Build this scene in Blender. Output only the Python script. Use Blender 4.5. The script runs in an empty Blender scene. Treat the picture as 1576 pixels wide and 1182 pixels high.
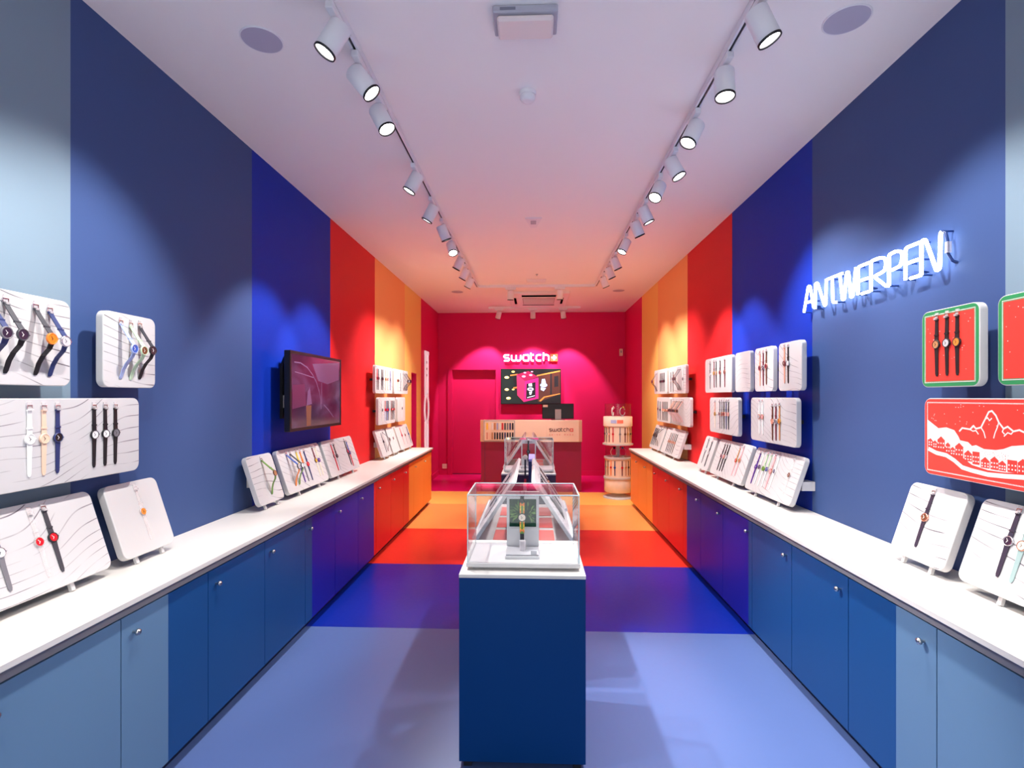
import bpy, math, random
from mathutils import Matrix, Vector
random.seed(7)
sc = bpy.context.scene
COL = sc.collection

# ------------------------------------------------------------------ camera, world, exposure
H = 3.12                       # ceiling height
cam_d = bpy.data.cameras.new('camera')
cam_d.sensor_width = 36; cam_d.sensor_fit = 'HORIZONTAL'
cam_d.lens = 36 * 810 / 1576
cam_d.shift_y = 20 / 1576
cam_d.clip_start = 0.05
cam = bpy.data.objects.new('camera', cam_d); COL.objects.link(cam)
cam.location = (0, 0, 1.5)
cam.rotation_euler = (math.pi / 2, 0, math.atan(33 / 810))
sc.camera = cam
w = bpy.data.worlds.new('daylight'); sc.world = w; w.use_nodes = True
w.node_tree.nodes['Background'].inputs[0].default_value = (1.0, 0.97, 0.95, 1)
w.node_tree.nodes['Background'].inputs[1].default_value = 2.3
sc.view_settings.view_transform = 'Standard'; sc.view_settings.look = 'None'
sc.view_settings.gamma = 1; sc.view_settings.use_curve_mapping = False
sc.view_settings.exposure = 0.2
WALL_W, TABLE_W, BACK_W, DESK_W = 122, 115, 150, 78      # spotlight powers

# ------------------------------------------------------------------ materials
def lin(c):
    r = []
    for x in c:
        x = x / 255
        r.append(x / 12.92 if x <= 0.04045 else ((x + 0.055) / 1.055) ** 2.4)
    return (*r, 1)
MATS = {}
def mat(name, rgb=None, rough=0.5, metal=0.0, emit=0, bump=0.0, bscale=80, spec=0.5, alpha=None):
    if name in MATS: return MATS[name]
    m = bpy.data.materials.new(name); m.use_nodes = True
    nt = m.node_tree; b = nt.nodes['Principled BSDF']
    c = lin(rgb)
    b.inputs['Base Color'].default_value = c
    b.inputs['Roughness'].default_value = rough
    b.inputs['Metallic'].default_value = metal
    b.inputs['Specular IOR Level'].default_value = spec
    if emit:
        b.inputs['Emission Color'].default_value = c
        b.inputs['Emission Strength'].default_value = emit
    if alpha is not None: b.inputs['Alpha'].default_value = alpha
    if bump:
        tc = nt.nodes.new('ShaderNodeTexCoord'); n = nt.nodes.new('ShaderNodeTexNoise')
        n.inputs['Scale'].default_value = bscale; n.inputs['Detail'].default_value = 4
        bp = nt.nodes.new('ShaderNodeBump'); bp.inputs['Strength'].default_value = bump
        bp.inputs['Distance'].default_value = 0.002
        nt.links.new(tc.outputs['Object'], n.inputs['Vector'])
        nt.links.new(n.outputs['Fac'], bp.inputs['Height'])
        nt.links.new(bp.outputs['Normal'], b.inputs['Normal'])
        mr = nt.nodes.new('ShaderNodeMapRange')
        mr.inputs['To Min'].default_value = max(0, rough - 0.05); mr.inputs['To Max'].default_value = rough + 0.05
        nt.links.new(n.outputs['Fac'], mr.inputs['Value']); nt.links.new(mr.outputs['Result'], b.inputs['Roughness'])
    MATS[name] = m
    return m
def glass_mat(name, tint=(252, 253, 254), refl=0.8):
    m = bpy.data.materials.new(name); m.use_nodes = True; nt = m.node_tree
    nt.nodes.remove(nt.nodes['Principled BSDF'])
    out = nt.nodes['Material Output']
    tr = nt.nodes.new('ShaderNodeBsdfTransparent'); tr.inputs[0].default_value = lin(tint)
    gl = nt.nodes.new('ShaderNodeBsdfGlossy'); gl.inputs['Roughness'].default_value = 0.02
    fr = nt.nodes.new('ShaderNodeLayerWeight'); fr.inputs['Blend'].default_value = 0.5
    pw = nt.nodes.new('ShaderNodeMath'); pw.operation = 'POWER'; pw.inputs[1].default_value = 5
    mul = nt.nodes.new('ShaderNodeMath'); mul.operation = 'MULTIPLY_ADD'; mul.inputs[1].default_value = refl; mul.inputs[2].default_value = 0.03
    mx = nt.nodes.new('ShaderNodeMixShader')
    nt.links.new(fr.outputs['Facing'], pw.inputs[0]); nt.links.new(pw.outputs[0], mul.inputs[0]); nt.links.new(mul.outputs[0], mx.inputs[0])
    nt.links.new(tr.outputs[0], mx.inputs[1]); nt.links.new(gl.outputs[0], mx.inputs[2])
    nt.links.new(mx.outputs[0], out.inputs[0]); MATS[name] = m
    return m
def line_mat(name, direction, freq=22.0, warp=0.35, width=0.05, tone=(120, 112, 122)):
    """white lacquer face printed with thin wavy grey lines, like sheets of blown paper"""
    m = bpy.data.materials.new(name); m.use_nodes = True; nt = m.node_tree; L = nt.links
    b = nt.nodes['Principled BSDF']; b.inputs['Roughness'].default_value = 0.45
    tc = nt.nodes.new('ShaderNodeTexCoord'); oi = nt.nodes.new('ShaderNodeObjectInfo')
    vm = nt.nodes.new('ShaderNodeVectorMath'); vm.operation = 'DOT_PRODUCT'; vm.inputs[1].default_value = (*direction, 0)
    L.new(tc.outputs['Object'], vm.inputs[0])
    nz = nt.nodes.new('ShaderNodeTexNoise'); nz.noise_dimensions = '4D'; nz.inputs['Scale'].default_value = 3.0; nz.inputs['Detail'].default_value = 0
    L.new(tc.outputs['Object'], nz.inputs['Vector'])
    mw = nt.nodes.new('ShaderNodeMath'); mw.operation = 'MULTIPLY'; mw.inputs[1].default_value = 37.0
    L.new(oi.outputs['Random'], mw.inputs[0]); L.new(mw.outputs[0], nz.inputs['W'])
    a = nt.nodes.new('ShaderNodeMath'); a.operation = 'MULTIPLY_ADD'; a.inputs[1].default_value = warp
    L.new(nz.outputs['Fac'], a.inputs[0]); L.new(vm.outputs['Value'], a.inputs[2])
    f = nt.nodes.new('ShaderNodeMath'); f.operation = 'MULTIPLY'; f.inputs[1].default_value = freq; L.new(a.outputs[0], f.inputs[0])
    fr = nt.nodes.new('ShaderNodeMath'); fr.operation = 'FRACT'; L.new(f.outputs[0], fr.inputs[0])
    lt = nt.nodes.new('ShaderNodeMath'); lt.operation = 'LESS_THAN'; lt.inputs[1].default_value = width; L.new(fr.outputs[0], lt.inputs[0])
    n2 = nt.nodes.new('ShaderNodeTexNoise'); n2.inputs['Scale'].default_value = 5.0; L.new(tc.outputs['Object'], n2.inputs['Vector'])
    cr = nt.nodes.new('ShaderNodeMapRange'); cr.inputs['From Min'].default_value = 0.40; cr.inputs['From Max'].default_value = 0.60
    L.new(n2.outputs['Fac'], cr.inputs['Value'])
    mu = nt.nodes.new('ShaderNodeMath'); mu.operation = 'MULTIPLY'; L.new(lt.outputs[0], mu.inputs[0]); L.new(cr.outputs['Result'], mu.inputs[1])
    mix = nt.nodes.new('ShaderNodeMix'); mix.data_type = 'RGBA'
    mix.inputs[6].default_value = lin((206, 204, 206)); mix.inputs[7].default_value = lin(tone)
    L.new(mu.outputs[0], mix.inputs[0]); L.new(mix.outputs[2], b.inputs['Base Color'])
    MATS[name] = m
    return m

W_LIGHT = mat('wall_light_blue', (126, 147, 164), 0.5, bump=0.05, spec=0.12)
W_MID = mat('wall_mid_blue', (64, 86, 136), 0.5, bump=0.05, spec=0.12)
W_DEEP = mat('wall_deep_blue', (16, 50, 166), 0.5, bump=0.05, spec=0.12)
W_RED = mat('wall_red', (222, 40, 44), 0.5, bump=0.05, spec=0.12)
W_ORANGE = mat('wall_orange', (252, 172, 106), 0.5, bump=0.05, spec=0.12)
W_YELLOW = mat('wall_yellow', (252, 204, 112), 0.5, bump=0.05, spec=0.12)
W_MAG = mat('wall_magenta', (218, 28, 96), 0.5, bump=0.05, spec=0.12)
F_PERI = mat('floor_periwinkle', (84, 106, 160), 0.33, bump=0.04, bscale=30, spec=0.4)
F_DEEP = mat('floor_deep_blue', (8, 38, 150), 0.33, bump=0.04, bscale=30, spec=0.4)
F_RED = mat('floor_red', (230, 54, 40), 0.33, bump=0.04, bscale=30, spec=0.4)
F_ORANGE = mat('floor_orange', (252, 156, 84), 0.33, bump=0.04, bscale=30, spec=0.4)
F_YELLOW = mat('floor_yellow', (252, 192, 96), 0.33, bump=0.04, bscale=30, spec=0.4)
F_MAG = mat('floor_magenta', (218, 18, 104), 0.3, bump=0.04, bscale=30, spec=0.4)
C_LIGHT = mat('cabinet_light_blue', (96, 128, 162), 0.42, spec=0.2)
C_MID = mat('cabinet_mid_blue', (26, 74, 132), 0.42, spec=0.2)
C_DEEP = mat('cabinet_deep_blue', (22, 30, 150), 0.42, spec=0.2)
C_RED = mat('cabinet_red', (222, 36, 38), 0.42, spec=0.2)
C_ORANGE = mat('cabinet_orange', (246, 146, 60), 0.42, spec=0.2)
CEIL = mat('ceiling_white', (244, 241, 242), 0.7, bump=0.04)
WHITE = mat('white_lacquer', (206, 204, 205), 0.4)
WORKTOP = mat('worktop_white', (222, 218, 213), 0.38, bump=0.03)
LAMPW = mat('lamp_white_metal', (234, 232, 238), 0.45)
BLACK = mat('black_plastic', (16, 16, 22), 0.4)
DARKSLOT = mat('dark_slot', (14, 20, 34), 0.5)
GREYTRIM = mat('grey_trim', (170, 168, 172), 0.4)
STEEL = mat('brushed_steel', (190, 188, 186), 0.28, 1.0)
PLINTH = mat('plinth_blue', (22, 40, 78), 0.5)
PED = mat('pedestal_blue', (0, 56, 116), 0.4, spec=0.15)
PURPLE = mat('pedestal_dark_purple', (56, 18, 62), 0.4)
BURG = mat('desk_burgundy', (142, 6, 66), 0.45)
CREAM = mat('desk_cream', (240, 216, 196), 0.45)
CREAMW = mat('stand_cream', (244, 222, 200), 0.45)
GLASS = glass_mat('clear_glass')
ACRYL = glass_mat('clear_acrylic', (244, 238, 240), 1.0)
GEDGE = mat('glass_edge', (196, 222, 226), 0.15)
SCREENG = mat('screen_black', (8, 8, 12), 0.08)
LINE_A = line_mat('printed_lines_fanning_up', (-0.30, 0.95), 24, 0.22, 0.07)
LINE_B = line_mat('printed_lines_fanning_down', (0.34, 0.94), 24, 0.24, 0.07)
LINE_C = line_mat('printed_lines_level', (0.16, 1.0), 24, 0.14, 0.085, (96, 90, 100))
CLEAR = mat('clear_plastic', (246, 240, 240), 0.12, alpha=0.28)
CLIPM = mat('clip_plastic', (240, 232, 234), 0.2, alpha=0.45)

COLS = {'black': (22, 22, 28), 'white': (240, 240, 240), 'navy': (38, 52, 104), 'peach': (244, 206, 180), 'grey': (120, 118, 126),
        'red': (206, 30, 44), 'brown': (104, 62, 46), 'green': (104, 148, 64), 'pale green': (196, 222, 190), 'pale blue': (170, 186, 232),
        'pink': (240, 176, 180), 'purple': (84, 44, 140), 'orange': (240, 128, 40), 'yellow': (248, 206, 60), 'tan': (196, 140, 96),
        'burgundy': (112, 44, 60), 'blue': (46, 88, 176), 'dark grey': (62, 62, 70), 'grey-green': (148, 172, 172), 'gold': (206, 158, 90),
        'rose': (222, 160, 140), 'cream': (246, 226, 204), 'dark': (46, 38, 58), 'silver': (200, 200, 206), 'amber': (230, 140, 60)}
def sm(c):
    if c == 'clear': return CLEAR
    return mat('strap_' + c.replace(' ', '_'), COLS[c], 0.5)
def cm(c):
    if c == 'clear': return CLEAR
    if c in ('silver', 'gold', 'rose'): return mat('metal_' + c, COLS[c], 0.22, 1.0)
    return mat('case_' + c.replace(' ', '_'), COLS[c], 0.3)
def dm(c): return mat('dial_' + c.replace(' ', '_'), COLS[c] if c != 'clear' else (230, 226, 226), 0.25)

# ------------------------------------------------------------------ mesh building
class MB:
    def __init__(s): s.v = []; s.f = []; s.m = []; s.s = []
    def add(s, vs, fs, mi=0, smooth=False, M=None):
        o = len(s.v)
        s.v += [tuple(M @ Vector(p)) if M else tuple(p) for p in vs]
        s.f += [tuple(i + o for i in f) for f in fs]
        s.m += [mi] * len(fs); s.s += [smooth] * len(fs)
        return s
    def box(s, x0, x1, y0, y1, z0, z1, mi=0, M=None, bev=0):
        if bev:
            b = bev; vs = []; 
            for (x, y, z) in [(a, c, d) for a in (0, 1) for c in (0, 1) for d in (0, 1)]:
                X = (x0, x1)[x]; Y = (y0, y1)[y]; Z = (z0, z1)[z]
                sx = b if x == 0 else -b; sy = b if y == 0 else -b; sz = b if z == 0 else -b
                vs += [(X, Y + sy, Z + sz), (X + sx, Y, Z + sz), (X + sx, Y + sy, Z)]
            I = lambda x, y, z, k: (x * 4 + y * 2 + z) * 3 + k
            fs = []
            for x in (0, 1):
                q = [I(x, 0, 0, 0), I(x, 1, 0, 0), I(x, 1, 1, 0), I(x, 0, 1, 0)]; fs.append(q if x else q[::-1])
            for y in (0, 1):
                q = [I(0, y, 0, 1), I(1, y, 0, 1), I(1, y, 1, 1), I(0, y, 1, 1)]; fs.append(q[::-1] if y else q)
            for z in (0, 1):
                q = [I(0, 0, z, 2), I(1, 0, z, 2), I(1, 1, z, 2), I(0, 1, z, 2)]; fs.append(q if z else q[::-1])
            for a in (0, 1):
                for c in (0, 1):
                    fs.append([I(a, c, 0, 0), I(a, c, 0, 1), I(a, c, 1, 1), I(a, c, 1, 0)] if (a ^ c) else [I(a, c, 0, 0), I(a, c, 1, 0), I(a, c, 1, 1), I(a, c, 0, 1)])
                    fs.append([I(a, 0, c, 0), I(a, 1, c, 0), I(a, 1, c, 2), I(a, 0, c, 2)] if not (a ^ c) else [I(a, 0, c, 0), I(a, 0, c, 2), I(a, 1, c, 2), I(a, 1, c, 0)])
                    fs.append([I(0, a, c, 1), I(0, a, c, 2), I(1, a, c, 2), I(1, a, c, 1)] if not (a ^ c) else [I(0, a, c, 1), I(1, a, c, 1), I(1, a, c, 2), I(0, a, c, 2)])
            for x in (0, 1):
                for y in (0, 1):
                    for z in (0, 1):
                        t = [I(x, y, z, 0), I(x, y, z, 1), I(x, y, z, 2)]
                        fs.append(t if (x + y + z) % 2 else t[::-1])
            return s.add(vs, fs, mi, False, M)
        vs = [(x0, y0, z0), (x1, y0, z0), (x1, y1, z0), (x0, y1, z0), (x0, y0, z1), (x1, y0, z1), (x1, y1, z1), (x0, y1, z1)]
        fs = [(0, 3, 2, 1), (4, 5, 6, 7), (0, 1, 5, 4), (1, 2, 6, 5), (2, 3, 7, 6), (3, 0, 4, 7)]
        return s.add(vs, fs, mi, False, M)
    def lathe(s, prof, n=24, mi=0, M=None, smooth=True, cap0=True, cap1=True, a0=0, a1=2 * math.pi):
        vs = []; fs = []; full = abs(a1 - a0 - 2 * math.pi) < 1e-6; nn = n if full else n + 1
        for r, z in prof:
            for k in range(nn):
                a = a0 + (a1 - a0) * k / n; vs.append((r * math.cos(a), r * math.sin(a), z))
        for i in range(len(prof) - 1):
            for k in range(n):
                k2 = (k + 1) % nn if full else k + 1
                fs.append((i * nn + k, i * nn + k2, (i + 1) * nn + k2, (i + 1) * nn + k))
        s.add(vs, fs, mi, smooth, M)
        if full and cap0 and prof[0][0] > 1e-6: s.add(vs[:nn], [tuple(range(nn))[::-1]], mi, False, M)
        if full and cap1 and prof[-1][0] > 1e-6: s.add(vs[-nn:], [tuple(range(nn))], mi, False, M)
        return s
    def rrprism(s, w, h, r, t, mi=0, mface=None, bev=0.003, n=6, M=None):
        """rounded rectangle, x 0..w, y 0..h, z 0 (back) .. t (face)"""
        def ring(ins, z):
            o = []
            rr = max(r - ins, 0.001)
            for cx, cy, a in ((w - r, h - r, 0), (r, h - r, 90), (r, r, 180), (w - r, r, 270)):
                for k in range(n + 1):
                    an = math.radians(a + 90 * k / n); o.append((cx + rr * math.cos(an), cy + rr * math.sin(an), z))
            return o
        rings = [ring(bev, 0), ring(0, bev), ring(0, t - bev), ring(bev * 0.3, t - bev * 0.3), ring(bev, t)]
        N = len(rings[0])
        for i in range(len(rings) - 1):
            s.add(rings[i] + rings[i + 1], [(k, (k + 1) % N, N + (k + 1) % N, N + k) for k in range(N)], mi, True, M)
        s.add(rings[0], [tuple(range(N))[::-1]], mi, False, M)
        s.add(rings[-1], [tuple(range(N))], mface if mface is not None else mi, False, M)
        return s
    def tube(s, pts, r, n=10, mi=0, M=None, caps=True):
        P = [Vector(p) for p in pts]; vs = []; fs = []; up = None
        for i, p in enumerate(P):
            d = (P[min(i + 1, len(P) - 1)] - P[max(i - 1, 0)]).normalized()
            if up is None:
                up = Vector((0, 0, 1)) if abs(d.z) < 0.9 else Vector((1, 0, 0))
            x = (up - d * up.dot(d)).normalized(); y = d.cross(x); up = x
            rr = r[i] if isinstance(r, (list, tuple)) else r
            for k in range(n):
                a = 2 * math.pi * k / n; vs.append(p + x * rr * math.cos(a) + y * rr * math.sin(a))
        for i in range(len(P) - 1):
            for k in range(n): fs.append((i * n + k, i * n + (k + 1) % n, (i + 1) * n + (k + 1) % n, (i + 1) * n + k))
        s.add(vs, fs, mi, True, M)
        if caps:
            s.add(vs[:n], [tuple(range(n))[::-1]], mi, False, M); s.add(vs[-n:], [tuple(range(n))], mi, False, M)
        return s
    def ribbon(s, prof, t, mi=0, M=None, round_end=True):
        """strap: prof = [(y, z, halfwidth)], thickness t along the local normal"""
        top = []; bot = []; n = len(prof)
        for i, (y, z, hw) in enumerate(prof):
            y0, z0, _ = prof[max(i - 1, 0)]; y1, z1, _ = prof[min(i + 1, n - 1)]
            d = math.hypot(y1 - y0, z1 - z0) or 1; ny, nz = -(z1 - z0) / d, (y1 - y0) / d
            if nz < 0: ny, nz = -ny, -nz
            top += [(-hw, y + ny * t, z + nz * t), (hw, y + ny * t, z + nz * t)]
            bot += [(-hw, y, z), (hw, y, z)]
        vs = top + bot; o = len(top); fs = []
        asc = prof[-1][0] > prof[0][0]
        for i in range(n - 1):
            a, b, c, d = 2 * i, 2 * i + 1, 2 * i + 3, 2 * i + 2
            q = [(a, b, c, d), (o + d, o + c, o + b, o + a), (a, d, o + d, o + a), (b, o + b, o + c, c)]
            fs += q if asc else [x[::-1] for x in q]
        e = [(0, o, o + 1, 1), (2 * n - 2, 2 * n - 1, o + 2 * n - 1, o + 2 * n - 2)]
        fs += e if asc else [x[::-1] for x in e]
        return s.add(vs, fs, mi, False, M)
    def poly(s, pts, z0, z1=None, mi=0, M=None):
        """flat polygon in xy at z0, or prism z0..z1; counter-clockwise"""
        A = sum(pts[i][0] * pts[(i + 1) % len(pts)][1] - pts[(i + 1) % len(pts)][0] * pts[i][1] for i in range(len(pts)))
        if A < 0: pts = pts[::-1]
        n = len(pts)
        if z1 is None: return s.add([(x, y, z0) for x, y in pts], [tuple(range(n))], mi, False, M)
        vs = [(x, y, z0) for x, y in pts] + [(x, y, z1) for x, y in pts]
        fs = [tuple(range(n))[::-1], tuple(range(n, 2 * n))] + [(i, (i + 1) % n, n + (i + 1) % n, n + i) for i in range(n)]
        return s.add(vs, fs, mi, False, M)
    def stroke(s, pts, wd, z0, z1, mi=0, M=None, closed=False):
        """thick mitred line in xy, extruded z0..z1"""
        P = [Vector(p) for p in pts]; n = len(P); Lh = []; Rh = []
        for i in range(n):
            pv = P[i - 1] if (i > 0 or closed) else None; nx = P[(i + 1) % n] if (i < n - 1 or closed) else None
            d0 = (P[i] - pv).normalized() if pv is not None else None; d1 = (nx - P[i]).normalized() if nx is not None else None
            if d0 is None: d0 = d1
            if d1 is None: d1 = d0
            n0 = Vector((-d0.y, d0.x)); n1 = Vector((-d1.y, d1.x)); mm = (n0 + n1)
            mm = mm.normalized() if mm.length > 1e-6 else n0
            k = min(1 / max(mm.dot(n0), 0.4), 2) * wd / 2
            Lh.append(P[i] + mm * k); Rh.append(P[i] - mm * k)
        for i in range(n if closed else n - 1):
            j = (i + 1) % n
            s.poly([tuple(Rh[i]), tuple(Rh[j]), tuple(Lh[j]), tuple(Lh[i])], z0, z1, mi, M)
        return s
    def mesh(s, name, mats):
        me = bpy.data.meshes.new(name); me.from_pydata(s.v, [], s.f)
        for m in mats: me.materials.append(m)
        me.polygons.foreach_set('material_index', s.m); me.polygons.foreach_set('use_smooth', s.s)
        me.update(); return me
    def obj(s, name, mats, parent=None):
        if not isinstance(mats, (list, tuple)): mats = [mats]
        return link(name, s.mesh(name, mats), parent)

def link(name, me, parent=None, M=None):
    o = bpy.data.objects.new(name, me); COL.objects.link(o)
    if parent is not None: o.parent = parent
    if M is not None: o.matrix_local = M
    return o
def shared(name, me, mats, parent):
    """object using shared mesh data with its own materials"""
    o = link(name, me, parent)
    for i, m in enumerate(mats):
        o.material_slots[i].link = 'OBJECT'; o.material_slots[i].material = m
    return o
def tag(o, label, cat, group=None, kind=None):
    o['label'] = label
    if cat: o['category'] = cat
    if group: o['group'] = group
    if kind: o['kind'] = kind
    return o
def thing(name, label, cat, M=None, group=None, kind=None):
    o = bpy.data.objects.new(name, None); COL.objects.link(o); o.empty_display_size = 0.05
    if M is not None: o.matrix_world = M if isinstance(M, Matrix) else Matrix.Translation(M)
    return tag(o, label, cat, group, kind)
def frame(o, x, y, z):
    """matrix with given origin and axes"""
    M = Matrix.Identity(4)
    for i, a in enumerate((x, y, z)):
        for k in range(3): M[k][i] = a[k]
    for k in range(3): M[k][3] = o[k]
    return M
ORD = ['first', 'second', 'third', 'fourth', 'fifth', 'sixth', 'seventh', 'eighth', 'ninth', 'tenth', 'eleventh', 'twelfth', 'thirteenth', 'fourteenth', 'fifteenth', 'sixteenth', 'seventeenth', 'eighteenth']

# ------------------------------------------------------------------ the room
XL, XR, YB, YF = -1.84, 1.745, 10.1, -1.6
ST = [2.02, 3.37, 4.70, 6.04, 7.46, 8.55]
WM = [W_LIGHT, W_MID, W_DEEP, W_RED, W_ORANGE, W_YELLOW, W_MAG]
FS = [YF, 3.385, 4.69, 5.96, 7.35, 8.33, YB + 0.3]
FM = [F_PERI, F_DEEP, F_RED, F_ORANGE, F_YELLOW, F_MAG]
b = MB()
for i in range(6):
    b.box(XL - 0.3, XR + 0.3, FS[i], FS[i + 1], -0.1, 0, i)
tag(b.obj('floor', FM), 'glossy resin floor in bands of blue, red, orange, yellow and magenta', 'floor', kind='structure')
b = MB().box(XL - 0.3, XR + 0.3, YF - 0.1, YB + 0.3, H, H + 0.1)
tag(b.obj('ceiling', CEIL), 'plain white plaster ceiling', 'ceiling', kind='structure')
def striped(b, x0, x1, z0, z1, y0, y1):
    e = [YF] + ST + [YB + 0.3]
    for i in range(7):
        a, c = max(y0, e[i]), min(y1, e[i + 1])
        if c > a: b.box(x0, x1, a, c, z0, z1, i)
NY0, NY1, NZ = 7.87, 8.22, 1.87
b = MB()
striped(b, XL - 0.3, XL, 0, H, YF, NY0); striped(b, XL - 0.3, XL, 0, H, NY1, YB + 0.3); striped(b, XL - 0.3, XL, NZ, H, NY0, NY1)
tag(b.obj('wall_left', WM), 'left wall painted in vertical stripes from pale blue to magenta', 'wall', kind='structure')
b = MB(); striped(b, XR, XR + 0.3, 0, H, YF, YB + 0.3)
tag(b.obj('wall_right', WM), 'right wall painted in vertical stripes from pale blue to magenta', 'wall', kind='structure')
# slim recessed opening in the yellow stripe
d2 = thing('door_2', 'narrow magenta recess opening in the yellow stripe of the left wall', 'door', (XL, (NY0 + NY1) / 2, 0), kind='structure')
MB().box(-0.30, -0.26, -0.175, 0.175, 0, NZ).obj('door_panel', W_MAG, d2)
MB().box(-0.26, -0.001, 0.165, 0.175, 0, NZ).box(-0.26, -0.001, -0.175, -0.165, 0, NZ).box(-0.26, -0.001, -0.165, 0.165, NZ - 0.01, NZ).obj('jamb_lining', W_MAG, d2)
# back wall with a recessed door
DX0, DX1, DZ = -1.566, -0.724, 2.022
b = MB()
b.box(XL, DX0, YB, YB + 0.3, 0, H).box(DX1, XR, YB, YB + 0.3, 0, H).box(DX0, DX1, YB, YB + 0.3, DZ, H)
tag(b.obj('wall_back', W_MAG), 'magenta back wall behind the cash desk', 'wall', kind='structure')
d1 = thing('door_1', 'magenta flush door set back in the magenta rear wall', 'door', ((DX0 + DX1) / 2, YB, 0), kind='structure')
hw = (DX1 - DX0) / 2
MB().box(-hw, hw, 0.10, 0.145, 0.0, DZ).obj('door_leaf', W_MAG, d1)
b = MB()
for x0, x1, z0, z1 in ((-hw - 0.085, -hw, 0, DZ + 0.08), (hw, hw + 0.075, 0, DZ + 0.08), (-hw, hw, DZ, DZ + 0.08)):
    b.box(x0, x1, -0.022, 0.0, z0, z1)
b.obj('door_frame', W_MAG, d1)
MB().tube([(hw - 0.09, 0.10, 1.02), (hw - 0.09, 0.05, 1.02), (hw - 0.20, 0.05, 1.02)], 0.009).obj('door_handle', W_MAG, d1)
MB().box(-hw, hw, 0.092, 0.0995, 0.0, 0.012).obj('threshold', BLACK, d1)
b = MB().box(DX1 + 0.08, XR, YB - 0.015, YB, 0, 0.09).box(XL, DX0 - 0.09, YB - 0.015, YB, 0, 0.09)
tag(b.obj('baseboard_back', W_MAG), 'magenta skirting board along the rear wall', 'baseboard', kind='structure')
b = MB().box(XL, XL + 0.015, 8.25, YB - 0.015, 0, 0.09)
tag(b.obj('baseboard_left', W_MAG), 'magenta skirting board at the rear of the left wall', 'baseboard', kind='structure')
b = MB().box(XR - 0.015, XR, 8.0, YB - 0.015, 0, 0.09)
tag(b.obj('baseboard_right', W_MAG), 'magenta skirting board at the rear of the right wall', 'baseboard', kind='structure')
# shop front behind the camera: an open wall with a wide window
b = MB().box(XL, -1.5, YF - 0.1, YF, 0, H).box(1.5, XR, YF - 0.1, YF, 0, H).box(-1.5, 1.5, YF - 0.1, YF, 2.75, H)
tag(b.obj('wall_front', W_LIGHT), 'pale blue front wall around the shop window', 'wall', kind='structure')
w1 = thing('window_1', 'shop front window with slim dark frame', 'window', (0, YF - 0.05, 0), kind='structure')
b = MB()
for x in (-1.5, -0.5, 0.46, 1.46): b.box(x, x + 0.04, -0.03, 0.03, 0, 2.75)
b.box(-1.46, 1.46, -0.03, 0.03, 2.70, 2.75).box(-1.46, 1.46, -0.03, 0.03, 0, 0.06)
b.obj('window_frame', BLACK, w1)
MB().box(-1.46, 1.46, -0.004, 0.004, 0.06, 2.70).obj('window_pane', GLASS, w1)

# ------------------------------------------------------------------ base cabinets and worktops
def cab_mats(y):
    return [C_LIGHT, C_MID, C_DEEP, C_RED, C_ORANGE, C_ORANGE][sum(y > s for s in ST)]
CN = {C_LIGHT.name: 'light blue', C_MID.name: 'mid blue', C_DEEP.name: 'deep blue', C_RED.name: 'red', C_ORANGE.name: 'orange'}
TOPZ = 0.785
def cabinet_row(side, xwall, xfront, edges, word):
    n = len(edges) - 1
    s = side                      # -1 left, 1 right
    knob_me = MB().lathe([(0.0045, 0), (0.0045, 0.012), (0.010, 0.014), (0.012, 0.019), (0.010, 0.025), (0.004, 0.028)], 14).mesh('knob', [STEEL])
    for i in range(n):
        y0, y1 = edges[i], edges[i + 1]; yc = (y0 + y1) / 2; wd = y1 - y0
        cuts = [t for t in ST if y0 + 0.01 < t < y1 - 0.01]
        segs = [y0] + cuts + [y1]; ms = []
        for a, c in zip(segs[:-1], segs[1:]):
            m = cab_mats((a + c) / 2)
            if m not in ms: ms.append(m)
        cname = ' and '.join(CN[m.name] for m in ms)
        r = thing('base_cabinet', f'{cname} base cabinet under {word} worktop, {ORD[n-1-i]} from desk end', 'cabinet', (xwall, yc, 0), f'base cabinets along the {word} wall')
        f = lambda x: x - xwall
        x_in, x_out = sorted((f(xfront + s * 0.022), f(xwall - s * 0.004)))
        MB().box(x_in, x_out, -wd / 2 + 0.0005, wd / 2 - 0.0005, 0.075, 0.728).obj('body', cab_mats(yc), r)
        p0, p1 = sorted((f(xfront + s * 0.05), f(xfront + s * 0.07)))
        MB().box(p0, p1, -wd / 2 + 0.0005, wd / 2 - 0.0005, 0, 0.075).obj('plinth', PLINTH, r)
        b = MB()
        for a, c in zip(segs[:-1], segs[1:]):
            a2 = a + (0.0025 if a == y0 else 0); c2 = c - (0.0025 if c == y1 else 0)
            q0, q1 = sorted((f(xfront), f(xfront + s * 0.020)))
            b.box(q0, q1, a2 - yc, c2 - yc, 0.062, 0.722, ms.index(cab_mats((a + c) / 2)))
        d = b.obj('door', ms, r)
        k = link('knob', knob_me, d); k.matrix_local = frame((f(xfront), -wd / 2 + 0.055, 0.655), (0, 1, 0), (0, 0, s), (-s, 0, 0)) if s > 0 else frame((f(xfront), -wd / 2 + 0.055, 0.655), (0, -1, 0), (0, 0, 1), (1, 0, 0))
        k.matrix_local = Matrix.Translation((f(xfront), -wd / 2 + 0.055, 0.655)) @ (Matrix.Rotation(math.radians(90 if s < 0 else -90), 4, 'Y'))
    return
LE = [0.78, 1.28, 1.782, 2.275, 2.768, 3.268, 3.77, 4.27, 4.77, 5.27, 5.77, 6.27, 6.82, 7.37]
RE = [0.80, 1.31, 1.822, 2.318, 2.815, 3.315, 3.82, 4.32, 4.82, 5.32, 5.82, 6.34, 6.86, 7.38]
XFL, XFR = -1.44, 1.352
cabinet_row(-1, XL, XFL, LE, 'left')
cabinet_row(1, XR, XFR, RE, 'right')
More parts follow.
